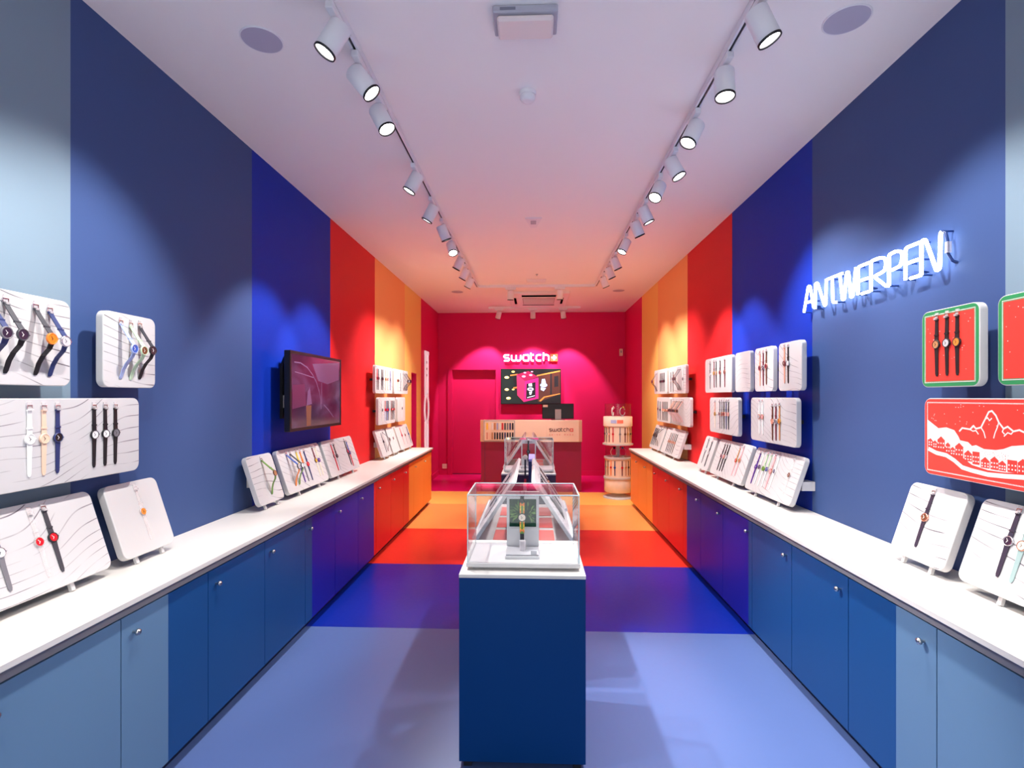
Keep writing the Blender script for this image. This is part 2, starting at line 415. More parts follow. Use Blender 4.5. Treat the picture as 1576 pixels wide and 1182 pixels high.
for s, xw, xf, y0, y1, word in ((-1, XL, XFL, LE[0], LE[-1], 'left'), (1, XR, XFR, RE[0], RE[-1], 'right')):
    r = thing('worktop', f'long white worktop running along the {word} wall', 'worktop', (xw, y0, 0))
    f = lambda x: x - xw
    a0, a1 = sorted((f(xf - s * 0.022), f(xw - s * 0.002)))
    MB().box(a0, a1, 0, y1 - y0 + 0.02, TOPZ - 0.022, TOPZ, bev=0.002).obj('slab', WORKTOP, r)
    a0, a1 = sorted((f(xf - s * 0.004), f(xf + s * 0.03)))
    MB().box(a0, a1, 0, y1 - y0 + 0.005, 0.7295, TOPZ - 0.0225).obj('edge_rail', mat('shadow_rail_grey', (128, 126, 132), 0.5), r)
# end panel at the far end is the last cabinet's own side

# ------------------------------------------------------------------ display boards
BH, BT = 0.315, 0.032
SL = math.hypot(0.102, 0.305)
TOPROW, MIDROW = 1.54, 1.18
def board_matrix(side, kind, yn, yf):
    """local x to the right as seen, y up the board, z out of its face; origin at lower left of the FACE plane"""
    if kind == 'lean':
        xb = -1.685 if side < 0 else 1.585
        up = Vector((side * 0.102, 0, 0.305)).normalized(); z0 = 0.82
        n = Vector((-side * 0.305, 0, 0.102)).normalized()
    else:
        xb = -1.74 if side < 0 else 1.645
        up = Vector((0, 0, 1)); n = Vector((-side, 0, 0)); z0 = TOPROW if kind == 'top' else MIDROW
    u = Vector((0, 1, 0)) if side < 0 else Vector((0, -1, 0))
    return frame((xb, yn if side < 0 else yf, z0), u, up, n)
BOARDS = {}; ROOTS = {}
def board(key, side, kind, yn, yf, desc, face=None, group='watch display boards', brackets=True):
    M = board_matrix(side, kind, yn, yf); wd = yf - yn
    h = BH if kind != 'lean' else SL
    r = thing('display_board', desc, 'display board', M, group)
    b = MB().rrprism(wd, h, 0.032, BT, 0, 1, M=Matrix.Translation((0, 0, -BT)))
    b.obj('panel', [WHITE, face or LINE_A], r)
    if kind == 'lean':
        for x in (wd * 0.25, wd * 0.75): MB().box(x - 0.008, x + 0.008, -0.028, 0.012, -0.026, -0.014).obj('peg', WHITE, r)
        if brackets:
            # little shelf bracket between the wall and the back of the board
            for x in ((0.0, wd - 0.10) if wd > 0.5 else (wd / 2 - 0.05,)):
                Mi = M.inverted()
                xw = (XL + 0.001) if side < 0 else (XR - 0.001)
                yc = (yn if side < 0 else yf) + (x + 0.05) * (1 if side < 0 else -1)
                zc = 0.945; up = M.col[1].xyz; fx = M.col[3].xyz + up * ((zc - 0.82) / up.z)
                xb2 = fx.x + side * (BT + 0.006)
                lo, hi = sorted((xw, xb2))
                bb = MB().box(lo, hi, yc - 0.045, yc + 0.045, zc - 0.028, zc + 0.028)
                bb.v = [tuple(Mi @ Vector(p)) for p in bb.v]
                bb.obj('bracket', WHITE, r)
    else:
        gap = 0.1 - BT
        for x in ((0.12, wd - 0.12) if wd > 0.5 else (wd / 2,)):
            MB().box(x - 0.012, x + 0.012, h * 0.46, h * 0.54, -BT - gap + 0.001, -BT - 0.0005).obj('bracket', DARKSLOT, r)
    BOARDS[key] = (M, side, kind, yn, yf, wd); ROOTS[key] = r
    return r

# watches -----------------------------------------------------------
WM_CACHE = {}
def watch_meshes(kind):
    if kind in WM_CACHE: return WM_CACHE[kind]
    d = {}
    proud = kind == 'proud'
    zc = 0.058 if proud else 0.0
    if proud:
        up = [(0.108, 0.0012, 0.0085), (0.085, 0.014, 0.009), (0.05, 0.036, 0.0095), (0.016, zc + 0.001, 0.0105)]
        lo = [(-0.016, zc + 0.001, 0.0105), (-0.034, 0.052, 0.0095), (-0.058, 0.030, 0.009), (-0.085, 0.014, 0.0088), (-0.118, 0.003, 0.008), (-0.126, 0.0, 0.005)]
    else:
        up = [(0.106, 0.001, 0.0075), (0.08, 0.0012, 0.0078), (0.045, 0.0015, 0.0082), (0.016, 0.002, 0.0095)]
        lo = [(-0.016, 0.002, 0.0095), (-0.045, 0.0015, 0.0082), (-0.085, 0.001, 0.0076), (-0.120, 0.0005, 0.007), (-0.130, 0.0005, 0.0035)]
    d['up'] = MB().ribbon(up, 0.0028).mesh('strap_upper', [WHITE])
    d['lo'] = MB().ribbon(lo, 0.0028).mesh('strap_lower', [WHITE])
    T = Matrix.Translation((0, 0, zc))
    rc = 0.0205 if proud else 0.0185
    d['case'] = MB().lathe([(rc * 0.82, 0), (rc * 0.98, 0.0015), (rc, 0.004), (rc, 0.006), (rc * 0.93, 0.0085), (rc * 0.82, 0.0085), (rc * 0.80, 0.0072)], 24, cap1=False, M=T).mesh('case', [WHITE])
    d['dial'] = MB().lathe([(rc * 0.81, 0.0070), (rc * 0.81, 0.0074)], 24, M=T).mesh('dial', [WHITE])
    b = MB()
    for a, L, wd in ((35, 0.010, 0.0012), (150, 0.0075, 0.0015)):
        R = T @ Matrix.Rotation(math.radians(a), 4, 'Z'); b.box(-wd / 2, wd / 2, -0.002, L, 0.0076, 0.0081, M=R)
    d['hands'] = b.mesh('hands', [WHITE])
    d['crown'] = MB().lathe([(0.0022, 0), (0.0024, 0.001), (0.0024, 0.0032), (0.0018, 0.004)], 10, M=T @ Matrix.Translation((rc - 0.0005, 0, 0.005)) @ Matrix.Rotation(math.pi / 2, 4, 'Y')).mesh('crown', [WHITE])
    y, z, hw = up[0]
    b = MB(); hw += 0.002
    b.box(-hw, hw, y + 0.010, y + 0.0125, z, z + 0.004).box(-hw, -hw + 0.002, y - 0.002, y + 0.010, z, z + 0.004).box(hw - 0.002, hw, y - 0.002, y + 0.010, z, z + 0.004)
    d['buckle'] = b.mesh('buckle', [WHITE])
    for k in (0, 2):
        b = MB(); y, z, hw = up[k]; y2, z2, _ = up[k + 1]; t = 0.25
        y += (y2 - y) * t; z += (z2 - z) * t
        b.box(-hw - 0.0012, hw + 0.0012, y - 0.003, y + 0.003, z - 0.001, z + 0.0052)
        d['keeper%d' % k] = b.mesh('keeper', [WHITE])
    d['clip'] = MB().box(-0.008, 0.008, 0.098, 0.128, 0.0002, 0.0035).box(-0.006, 0.006, 0.10, 0.108, 0.0035, 0.012).mesh('clip', [CLIPM])
    WM_CACHE[kind] = d
    return d
def make_watch(M, kind, strap, dial, case, label, group, detail=True, strap2=None, scale=1.0, clip=True):
    d = watch_meshes(kind)
    if scale != 1: M = M @ Matrix.Scale(scale, 4)
    r = thing('wrist_watch', label, 'watch', M, group)
    shared('strap', d['up'], [sm(strap)], r); shared('strap', d['lo'], [sm(strap2 or strap)], r)
    c = shared('case', d['case'], [cm(case)], r); dl = shared('dial', d['dial'], [dm(dial)], r)
    if detail:
        shared('hands', d['hands'], [cm('white' if dial in ('black', 'dark', 'navy', 'purple', 'red', 'dark grey', 'brown', 'blue') else 'black')], dl)
        shared('crown', d['crown'], [cm(case)], c)
        shared('buckle', d['buckle'], [cm('silver') if strap != 'clear' else CLEAR], r)
        shared('keeper', d['keeper0'], [sm(strap)], r); shared('keeper', d['keeper2'], [sm(strap)], r)
        if clip and kind != 'proud': shared('clip', d['clip'], [CLIPM], r)
    if kind == 'proud': shared('clip', d['clip'], [CLIPM], r)
    return r
NUM = ['no', 'one', 'two', 'three', 'four', 'five', 'six', 'seven', 'eight', 'nine', 'ten', 'eleven', 'twelve']
def watches(key, where, specs, detail=True):
    """specs: (Y, v or None, kind, strap, dial, case[, strap2]); v measured up from the board's lower edge"""
    M, side, kind, yn, yf, wd = BOARDS[key]
    L = []
    for sp in specs:
        u = (sp[0] - yn) if side < 0 else (yf - sp[0])
        v = sp[1] if sp[1] is not None else 0.176
        L.append((u, v, *sp[2:]))
    L.sort(key=lambda q: q[0])
    for i, q in enumerate(L):
        u, v, k, strap, dial, case = q[:6]; s2 = q[6] if len(q) > 6 else None
        pos = 'only watch' if len(L) == 1 else f'{ORD[i]} from left'
        if k == 'proud': MB().box(u - 0.006, u + 0.006, v + 0.1281, v + 0.132, 0.0, 0.005).obj('hook', CLIPM, ROOTS[key])
        st = f'{strap} and {s2}' if s2 and s2 != strap else strap
        make_watch(M @ Matrix.Translation((u, v, 0.0003)), k, strap, dial, case,
                   f'{st} watch, {dial} dial, {pos} on {where}', f'watches on {where}', detail, s2)

# left wall
board('L1', -1, 'top', 1.21, 1.91, 'wide white board with sports watches at left edge of picture, upper row', LINE_C)
board('L2', -1, 'top', 2.06, 2.355, 'small white board holding three jutting watches, upper row of left wall', LINE_C)
board('L3', -1, 'mid', 1.555, 2.255, 'wide white lined board with six straight watches on left wall', LINE_A)
board('L4', -1, 'lean', 1.345, 2.045, 'wide white board leaning at left edge on the left worktop', LINE_A)
board('L5', -1, 'lean', 2.11, 2.415, 'nearly blank white board with one clear watch leaning on left worktop', WHITE)
board('L6', -1, 'lean', 3.19, 3.51, 'narrow lined board with one green watch leaning below left screen', LINE_C)
board('L7', -1, 'lean', 3.575, 4.29, 'wide lined board with colourful watches leaning below left screen', LINE_B)
board('L8', -1, 'lean', 4.345, 5.07, 'white board with two pairs of slim watches leaning on left worktop by red stripe', LINE_B)
board('LA', -1, 'top', 5.73, 6.435, 'upper left board of the far left cluster on orange wall', LINE_C)
board('LB', -1, 'top', 6.515, 7.23, 'upper right board of the far left cluster on orange wall', LINE_C)
board('LC', -1, 'mid', 5.845, 6.57, 'lower wide board of the far left cluster on orange wall', LINE_B)
board('LD', -1, 'mid', 6.685, 7.08, 'lower narrow board with one pale watch on far left orange wall', WHITE)
board('LE', -1, 'lean', 5.85, 6.225, 'leftmost of three boards leaning at far end of left worktop', LINE_B)
board('LF', -1, 'lean', 6.285, 6.61, 'middle of three boards leaning at far end of left worktop', WHITE)
board('LG', -1, 'lean', 6.68, 7.34, 'rightmost of three boards leaning at far end of left worktop', WHITE)
# right wall
TREE = mat('print_green', (40, 140, 84), 0.5); XRED = mat('print_red', (236, 62, 52), 0.5); XWHITE = mat('print_white', (246, 240, 236), 0.5)
board('R10', 1, 'top', 2.01, 2.30, 'red board with green border and three black watches on right wall', TREE)
board('R11', 1, 'top', 1.64, 1.935, 'red board with green border cut off at right edge of picture', TREE)
board('R12', 1, 'mid', 1.585, 2.285, 'wide red board with white mountain village drawing on right wall', XRED)
board('R13', 1, 'lean', 2.107, 2.415, 'narrow lined board with one rose gold watch leaning on right worktop', LINE_C)
board('R14', 1, 'lean', 1.345, 2.042, 'wide lined board leaning on right worktop at right edge of picture', LINE_C)
board('R4', 1, 'top', 3.30, 3.605, 'white board with two watches, rightmost of four in upper row on right wall', LINE_B)
board('R3', 1, 'top', 3.685, 3.985, 'white board with three watches, third of four in upper row on right wall', LINE_B)
board('R2', 1, 'top', 4.065, 4.365, 'empty white lined board, second of four in upper row on right wall', LINE_A)
board('R1', 1, 'top', 4.44, 5.115, 'wide white board with five watches, leftmost of four in upper row on right wall', WHITE)
board('R5', 1, 'mid', 4.30, 4.985, 'white lined board with six watches on the red to blue boundary of right wall', LINE_A)
board('R6', 1, 'mid', 3.365, 4.055, 'white board with slanting lines and metal strap watches on deep blue right wall', LINE_B)
board('R7', 1, 'lean', 4.885, 5.20, 'narrow board with two slim watches leaning on right worktop by red stripe', WHITE)
board('R8', 1, 'lean', 4.105, 4.82, 'white board with three black and two pale watches leaning on right worktop', LINE_B)
board('R9', 1, 'lean', 3.33, 4.035, 'white board with purple and pastel watches leaning on right worktop', LINE_B)
board('RA', 1, 'top', 6.555, 7.24, 'upper left board of the far right cluster on orange wall', WHITE)
board('RB', 1, 'top', 5.755, 6.475, 'upper right board of the far right cluster on orange wall', LINE_B)
board('RC', 1, 'mid', 6.405, 7.09, 'lower left board of the far right cluster on orange wall', WHITE)
board('RD', 1, 'mid', 5.60, 6.33, 'lower right board of the far right cluster on orange wall', LINE_A)
board('RE', 1, 'lean', 6.72, 7.30, 'left of two boards leaning at far end of right worktop', WHITE)
board('RF', 1, 'lean', 5.885, 6.66, 'right of two boards leaning at far end of right worktop', LINE_C)

watches('L1', 'upper board at left edge', [
    (1.61, .165, 'proud', 'navy', 'dark', 'grey'), (1.663, .165, 'proud', 'dark grey', 'dark', 'dark grey', 'black'),
    (1.768, .163, 'proud', 'dark grey', 'orange', 'orange', 'black'), (1.822, .16, 'proud', 'navy', 'silver', 'silver')])
watches('L2', 'small upper left wall board', [
    (2.148, .163, 'proud', 'pale blue', 'blue', 'pale blue'), (2.203, .16, 'proud', 'pale green', 'brown', 'pale green'), (2.255, .165, 'proud', 'dark grey', 'dark', 'black', 'black')])
watches('L3', 'six-watch middle left board', [
    (1.746, .174, 'flat', 'white', 'white', 'white'), (1.80, .172, 'flat', 'peach', 'peach', 'peach'), (1.854, .172, 'flat', 'navy', 'black', 'navy'),
    (2.014, .171, 'flat', 'black', 'white', 'black'), (2.068, .171, 'flat', 'black', 'white', 'black'), (2.12, .171, 'flat', 'black', 'grey', 'black')])
watches('L4', 'leaning board at left edge', [
    (1.645, .18, 'flat', 'grey', 'white', 'silver'), (1.782, .178, 'flat', 'clear', 'red', 'clear'), (1.836, .18, 'flat', 'dark grey', 'red', 'black')])
watches('L5', 'nearly blank leaning board', [(2.275, .178, 'flat', 'clear', 'amber', 'clear')])
watches('L6', 'narrow board below left screen', [(3.36, .175, 'proud', 'green', 'tan', 'brown')])
watches('L7', 'wide board below left screen', [
    (3.705, .172, 'proud', 'blue', 'silver', 'black', 'orange'), (3.762, .172, 'proud', 'dark grey', 'white', 'black', 'green'),
    (3.86, .176, 'flat', 'yellow', 'white', 'white', 'purple'), (3.92, .174, 'flat', 'orange', 'white', 'silver', 'grey'), (3.987, .172, 'flat', 'navy', 'red', 'red'),
    (4.144, .181, 'flat', 'burgundy', 'yellow', 'brown', 'cream'), (4.199, .178, 'flat', 'cream', 'purple', 'purple', 'cream')])
watches('L8', 'left leaning board by red stripe', [
    (4.527, .17, 'flat', 'red', 'pink', 'burgundy'), (4.583, .167, 'flat', 'black', 'dark', 'black', 'silver'), (4.861, .179, 'flat', 'black', 'red', 'burgundy'), (4.902, .162, 'flat', 'blue', 'purple', 'navy', 'red')])
watches('LA', 'far left cluster, upper left board', [
    (5.79, .17, 'flat', 'red', 'burgundy', 'red', 'black'), (5.84, .17, 'flat', 'black', 'dark', 'burgundy'), (5.965, .17, 'flat', 'black', 'dark', 'black'), (6.01, .17, 'flat', 'black', 'dark', 'black'),
    (6.13, .17, 'flat', 'cream', 'gold', 'gold'), (6.21, .17, 'flat', 'cream', 'pink', 'rose'), (6.335, .17, 'flat', 'blue', 'silver', 'navy')], False)
watches('LB', 'far left cluster, upper right board', [
    (6.66, .17, 'flat', 'cream', 'brown', 'rose'), (6.72, .17, 'flat', 'cream', 'brown', 'brown'), (6.83, .17, 'flat', 'grey', 'silver', 'silver'),
    (6.97, .17, 'proud', 'dark grey', 'dark', 'black'), (7.03, .17, 'proud', 'grey', 'silver', 'dark grey'), (7.09, .17, 'proud', 'dark grey', 'dark', 'black'), (7.145, .17, 'proud', 'black', 'dark', 'black')], False)
watches('LC', 'far left lower wide board', [
    (5.985, .17, 'flat', 'white', 'grey', 'silver'), (6.107, .17, 'flat', 'red', 'red', 'red', 'pale blue'), (6.165, .17, 'flat', 'navy', 'red', 'navy'), (6.21, .17, 'flat', 'navy', 'red', 'red', 'blue'), (6.255, .17, 'flat', 'black', 'purple', 'navy'),
    (6.365, .17, 'flat', 'burgundy', 'red', 'brown'), (6.41, .17, 'flat', 'brown', 'pink', 'burgundy'), (6.455, .17, 'flat', 'dark grey', 'red', 'brown'), (6.50, .17, 'flat', 'dark grey', 'red', 'black')], False)
watches('LD', 'far left lower narrow board', [(6.90, .17, 'flat', 'white', 'grey', 'silver')], False)
watches('LE', 'far left leaning trio, left board', [(6.03, .17, 'flat', 'grey', 'dark', 'dark grey'), (6.10, .174, 'proud', 'grey', 'grey', 'brown')], False)
watches('LF', 'far left leaning trio, middle board', [(6.46, .178, 'flat', 'white', 'grey', 'silver')], False)
watches('LG', 'far left leaning trio, right board', [(6.90, .18, 'flat', 'red', 'burgundy', 'red', 'pink'), (7.06, .175, 'flat', 'clear', 'brown', 'rose'), (7.26, .175, 'flat', 'navy', 'blue', 'navy', 'grey')], False)
watches('R10', 'green bordered red board', [
    (2.214, .174, 'flat', 'black', 'tan', 'black'), (2.161, .175, 'flat', 'black', 'silver', 'black'), (2.110, .174, 'flat', 'black', 'amber', 'black')])
watches('R13', 'narrow leaning right board', [(2.275, .183, 'flat', 'dark', 'brown', 'rose')])
watches('R14', 'leaning board at right edge', [(1.888, .190, 'flat', 'dark', 'dark', 'silver'), (1.835, .188, 'flat', 'grey-green', 'cream', 'rose'), (1.70, .19, 'flat', 'white', 'white', 'white')])
watches('R4', 'right wall upper row, rightmost board', [(3.516, .18, 'flat', 'rose', 'brown', 'burgundy'), (3.466, .178, 'flat', 'black', 'white', 'silver')])
watches('R3', 'right wall upper row, third board', [(3.89, .17, 'flat', 'rose', 'burgundy', 'rose'), (3.835, .17, 'flat', 'burgundy', 'dark', 'silver'), (3.785, .178, 'flat', 'brown', 'burgundy', 'rose')])
watches('R1', 'right wall upper row, leftmost board', [(4.968, .165, 'flat', 'grey', 'white', 'silver'), (4.86, .175, 'flat', 'burgundy', 'gold', 'gold'), (4.805, .175, 'flat', 'black', 'silver', 'gold'), (4.704, .175, 'flat', 'black', 'burgundy', 'rose'), (4.594, .175, 'flat', 'burgundy', 'brown', 'rose')])
watches('R5', 'right wall board by red stripe', [(4.836, .168, 'flat', 'rose', 'gold', 'gold', 'cream'), (4.714, .172, 'flat', 'grey', 'burgundy', 'silver'), (4.663, .172, 'flat', 'grey', 'brown', 'rose'), (4.611, .174, 'flat', 'black', 'burgundy', 'rose'), (4.559, .174, 'flat', 'navy', 'silver', 'rose'), (4.506, .174, 'flat', 'black', 'pink', 'rose')])
watches('R6', 'deep blue right wall, middle board', [(3.90, .178, 'flat', 'white', 'silver', 'rose'), (3.846, .178, 'flat', 'white', 'pink', 'rose'), (3.69, .152, 'flat', 'brown', 'rose', 'rose'), (3.638, .154, 'flat', 'burgundy', 'grey', 'silver'), (3.585, .158, 'flat', 'tan', 'amber', 'gold')])
watches('R7', 'narrow right board by red stripe', [(5.09, .183, 'flat', 'grey', 'silver', 'silver'), (4.985, .165, 'flat', 'dark grey', 'silver', 'silver')])
watches('R8', 'right leaning board with black watches', [(4.656, .175, 'flat', 'black', 'burgundy', 'silver'), (4.60, .175, 'flat', 'black', 'pink', 'rose'), (4.548, .178, 'flat', 'black', 'silver', 'silver'), (4.325, .175, 'flat', 'tan', 'red', 'gold', 'pink'), (4.262, .183, 'flat', 'pink', 'tan', 'rose', 'pink')])
watches('R9', 'right pastel watch board', [(3.943, .175, 'flat', 'purple', 'purple', 'purple'), (3.886, .18, 'flat', 'white', 'navy', 'silver'), (3.822, .178, 'flat', 'pale green', 'green', 'green', 'white'), (3.766, .18, 'flat', 'pale green', 'blue', 'silver', 'white'), (3.705, .175, 'flat', 'pink', 'pink', 'rose', 'pink'), (3.652, .182, 'flat', 'white', 'navy', 'white'), (3.449, .187, 'flat', 'clear', 'brown', 'clear')])
watches('RA', 'far right cluster, upper left board', [(7.12, .165, 'proud', 'brown', 'burgundy', 'burgundy', 'dark'), (7.065, .165, 'proud', 'grey', 'brown', 'brown', 'black'), (6.90, .16, 'flat', 'black', 'dark', 'black'), (6.845, .16, 'flat', 'dark', 'burgundy', 'black'), (6.79, .16, 'flat', 'black', 'dark', 'burgundy', 'grey'), (6.735, .16, 'flat', 'black', 'dark', 'black'), (6.68, .16, 'flat', 'dark', 'dark', 'black', 'grey')], False)
watches('RB', 'far right cluster, upper right board', [(6.37, .15, 'flat', 'black', 'white', 'silver'), (6.27, .15, 'flat', 'black', 'rose', 'silver'), (6.06, .165, 'proud', 'brown', 'burgundy', 'grey'), (6.005, .165, 'proud', 'grey', 'brown', 'dark grey'), (5.95, .165, 'proud', 'dark', 'grey', 'brown'), (5.86, .16, 'flat', 'white', 'grey', 'silver')], False)
watches('RC', 'far right cluster, lower left board', [(7.015, .165, 'flat', 'black', 'dark', 'burgundy'), (6.90, .155, 'flat', 'black', 'dark', 'dark'), (6.775, .155, 'flat', 'burgundy', 'rose', 'rose', 'dark'), (6.715, .155, 'flat', 'black', 'tan', 'rose'), (6.655, .155, 'flat', 'dark', 'rose', 'rose'), (6.595, .155, 'flat', 'black', 'tan', 'rose'), (6.535, .155, 'flat', 'dark', 'rose', 'rose')], False)
watches('RD', 'far right cluster, lower right board', [(6.25, .165, 'proud', 'rose', 'brown', 'burgundy', 'pink'), (6.185, .165, 'proud', 'tan', 'brown', 'dark', 'pink'), (6.12, .165, 'proud', 'brown', 'dark', 'burgundy', 'rose'), (6.055, .165, 'proud', 'rose', 'brown', 'dark', 'pink'), (5.99, .165, 'proud', 'tan', 'brown', 'brown', 'pink'), (5.925, .165, 'proud', 'brown', 'tan', 'burgundy', 'rose'), (5.865, .165, 'proud', 'rose', 'brown', 'brown', 'pink')], False)
watches('RE', 'far right leaning pair, left board', [(7.245, .17, 'flat', 'black', 'dark', 'black'), (7.20, .17, 'flat', 'black', 'dark', 'black', 'grey'), (7.155, .17, 'flat', 'black', 'dark', 'dark grey', 'grey'), (7.11, .17, 'flat', 'black', 'dark', 'black', 'grey'), (7.06, .17, 'flat', 'dark', 'brown', 'black', 'grey'), (6.95, .175, 'proud', 'dark grey', 'dark', 'black'), (6.86, .175, 'proud', 'black', 'brown', 'dark grey')], False)
watches('RF', 'far right leaning pair, right board', [(6.425, .155, 'flat', 'brown', 'rose', 'rose', 'dark'), (6.355, .155, 'flat', 'dark', 'tan', 'rose'), (6.285, .155, 'flat', 'burgundy', 'rose', 'rose', 'dark'), (6.215, .155, 'flat', 'black', 'tan', 'rose'), (6.145, .155, 'flat', 'black', 'rose', 'rose', 'brown')], False)

# printed decoration of the three festive boards
def deco_small(key, parent_desc, seed):
    M, side, kind, yn, yf, wd = BOARDS[key]
    root = [o for o in COL.objects if o.parent is None and o.get('label', '') == parent_desc][0]
    ins = 0.024
    MB().poly([(ins, ins), (wd - ins, ins), (wd - ins, BH - ins), (ins, BH - ins)], 0.0004).obj('red_field', XRED, root)
    b = MB(); t = 0.0052; i2 = ins - 0.006
    n = int((wd - 2 * i2) / t)
    for k in range(n):
        x = i2 + (wd - 2 * i2) * (k + 0.5) / n
        b.poly([(x - t * .45, i2), (x + t * .45, i2), (x, i2 + t)], 0.0007); b.poly([(x - t * .45, BH - i2), (x, BH - i2 - t), (x + t * .45, BH - i2)], 0.0007)
    n = int((BH - 2 * i2) / t)
    for k in range(n):
        y = i2 + (BH - 2 * i2) * (k + 0.5) / n
        b.poly([(i2, y - t * .45), (i2 + t, y), (i2, y + t * .45)], 0.0007); b.poly([(wd - i2, y - t * .45), (wd - i2, y + t * .45), (wd - i2 - t, y)], 0.0007)
    b.obj('stitched_border', XWHITE, root)['kind'] = 'stuff'
    rnd = random.Random(seed); b = MB()
    for k in range(26):
        x = ins + 0.01 + rnd.random() * (wd - 2 * ins - 0.02); y = ins + 0.02 + rnd.random() * (BH - 2 * ins - 0.03); r = 0.0012 + rnd.random() * 0.0008
        b.poly([(x + r * math.cos(a * math.pi / 3), y + r * math.sin(a * math.pi / 3)) for a in range(6)], 0.0007)
    b.obj('snow_dots', XWHITE, root)['kind'] = 'stuff'
    return root
deco_small('R10', 'red board with green border and three black watches on right wall', 3)
r11 = deco_small('R11', 'red board with green border cut off at right edge of picture', 5)
def ell(cx, cy, r, n=10): return [(cx + r * math.cos(2 * math.pi * k / n), cy + r * math.sin(2 * math.pi * k / n)) for k in range(n)]
def deco_wide():
    M, side, kind, yn, yf, wd = BOARDS['R12']
    root = [o for o in COL.objects if o.get('label', '') == 'wide red board with white mountain village drawing on right wall'][0]
    i2 = 0.016; t = 0.0056; b = MB()
    n = int((wd - 2 * i2) / t)
    for k in range(n):
        x = i2 + (wd - 2 * i2) * (k + 0.5) / n
        b.poly([(x - t * .45, i2), (x + t * .45, i2), (x, i2 + t)], 0.0005); b.poly([(x - t * .45, BH - i2), (x, BH - i2 - t), (x + t * .45, BH - i2)], 0.0005)
    n = int((BH - 2 * i2) / t)
    for k in range(n):
        y = i2 + (BH - 2 * i2) * (k + 0.5) / n
        b.poly([(i2, y - t * .45), (i2 + t, y), (i2, y + t * .45)], 0.0005); b.poly([(wd - i2, y - t * .45), (wd - i2, y + t * .45), (wd - i2 - t, y)], 0.0005)
    b.obj('stitched_border', XWHITE, root)['kind'] = 'stuff'
    cv = lambda L: [(2.285 - y, z - 1.18) for y, z in L]
    mir = lambda L: [(wd - x, y) for x, y in L][::-1]
    mt = cv([(2.103, 1.367), (2.089, 1.381), (2.053, 1.378), (2.037, 1.392), (2.026, 1.382), (2.004, 1.388), (1.987, 1.418), (1.971, 1.446), (1.958, 1.450), (1.942, 1.434), (1.93, 1.410), (1.911, 1.389), (1.895, 1.397), (1.873, 1.382), (1.851, 1.388), (1.82, 1.376), (1.79, 1.385), (1.76, 1.37)])
    b = MB().stroke(mt, 0.006, 0.0004, 0.0006)
    for L in ([(2.004, 1.388), (1.992, 1.372), (1.985, 1.35)], [(1.987, 1.418), (1.976, 1.425), (1.968, 1.415), (1.958, 1.424)], [(1.93, 1.41), (1.936, 1.392), (1.945, 1.372), (1.951, 1.352)], [(1.911, 1.389), (1.916, 1.378), (1.907, 1.37)], [(2.053, 1.378), (2.04, 1.372), (2.026, 1.375), (2.015, 1.362)], [(1.873, 1.382), (1.882, 1.372), (1.895, 1.376), (1.91, 1.362)]):
        b.stroke(cv(L), 0.004, 0.0004, 0.0006)
    b.obj('mountain_drawing', XWHITE, root)
    top = [(2.267, 1.406), (2.24, 1.391), (2.208, 1.373), (2.167, 1.379), (2.127, 1.37), (2.108, 1.348), (2.099, 1.333), (2.062, 1.329), (2.044, 1.316), (2.026, 1.321), (1.992, 1.31), (1.942, 1.311), (1.911, 1.318), (1.88, 1.331), (1.835, 1.338), (1.78, 1.345), (1.72, 1.33), (1.66, 1.36), (1.605, 1.40)]
    bot = [(1.605, 1.26), (1.66, 1.25), (1.75, 1.24), (1.835, 1.243), (1.911, 1.236), (1.975, 1.235), (2.044, 1.245), (2.10, 1.275), (2.16, 1.298), (2.267, 1.325)]
    MB().poly(cv(top + bot), 0.0004).obj('snow_hill', XWHITE, root)
    # road and lower snow bank
    rd = [(2.262, 1.285), (2.218, 1.272), (2.167, 1.268), (2.127, 1.252), (2.089, 1.230), (2.044, 1.224), (1.975, 1.219), (1.911, 1.223), (1.835, 1.230), (1.75, 1.228), (1.66, 1.24), (1.61, 1.25)]
    MB().stroke(cv(rd), 0.016, 0.0004, 0.0006).obj('snow_road', XWHITE, root)
    # the houses
    rnd = random.Random(4); k = 0
    hs = []
    y = 2.262
    while y > 1.63:
        wdh = 0.018 + rnd.random() * 0.022; base = 1.24 + 0.055 * max(0, (y - 2.0) / 0.26) ** 1 + (0.02 if y < 1.75 else 0)
        hh = 0.022 + rnd.random() * 0.022; hs.append((y, wdh, base, hh)); y -= wdh + rnd.random() * 0.006
    bh = MB(); bw = MB()
    for y, wdh, base, hh in hs:
        x = 2.285 - y; z = base - 1.18
        if rnd.random() < 0.75:
            bh.poly([(x, z), (x + wdh, z), (x + wdh, z + hh), (x + wdh * 1.08, z + hh), (x + wdh / 2, z + hh + wdh * 0.45), (x - wdh * 0.08, z + hh), (x, z + hh)], 0.0008)
        else:
            bh.poly([(x, z), (x + wdh, z), (x + wdh, z + hh * 1.25), (x, z + hh * 1.25)], 0.0008)
        nw = 2 if wdh < 0.028 else 3
        for rr in range(2):
            for q in range(nw):
                cx = x + wdh * (q + 0.5) / nw; cz = z + hh * (0.3 + 0.42 * rr); s2 = 0.0026
                bw.poly([(cx - s2, cz - s2), (cx + s2, cz - s2), (cx + s2, cz + s2), (cx - s2, cz + s2)], 0.0011)
    bh.obj('village_silhouette', XRED, root); bw.obj('village_windows', XWHITE, root)['kind'] = 'stuff'
    b = MB()
    for k in range(46):
        x = 0.03 + rnd.random() * (wd - 0.06); z = 0.21 + rnd.random() * 0.08
        b.poly(ell(x, z, 0.0017, 6), 0.0005)
    b.obj('snow_dots', XWHITE, root)['kind'] = 'stuff'
    b = MB()
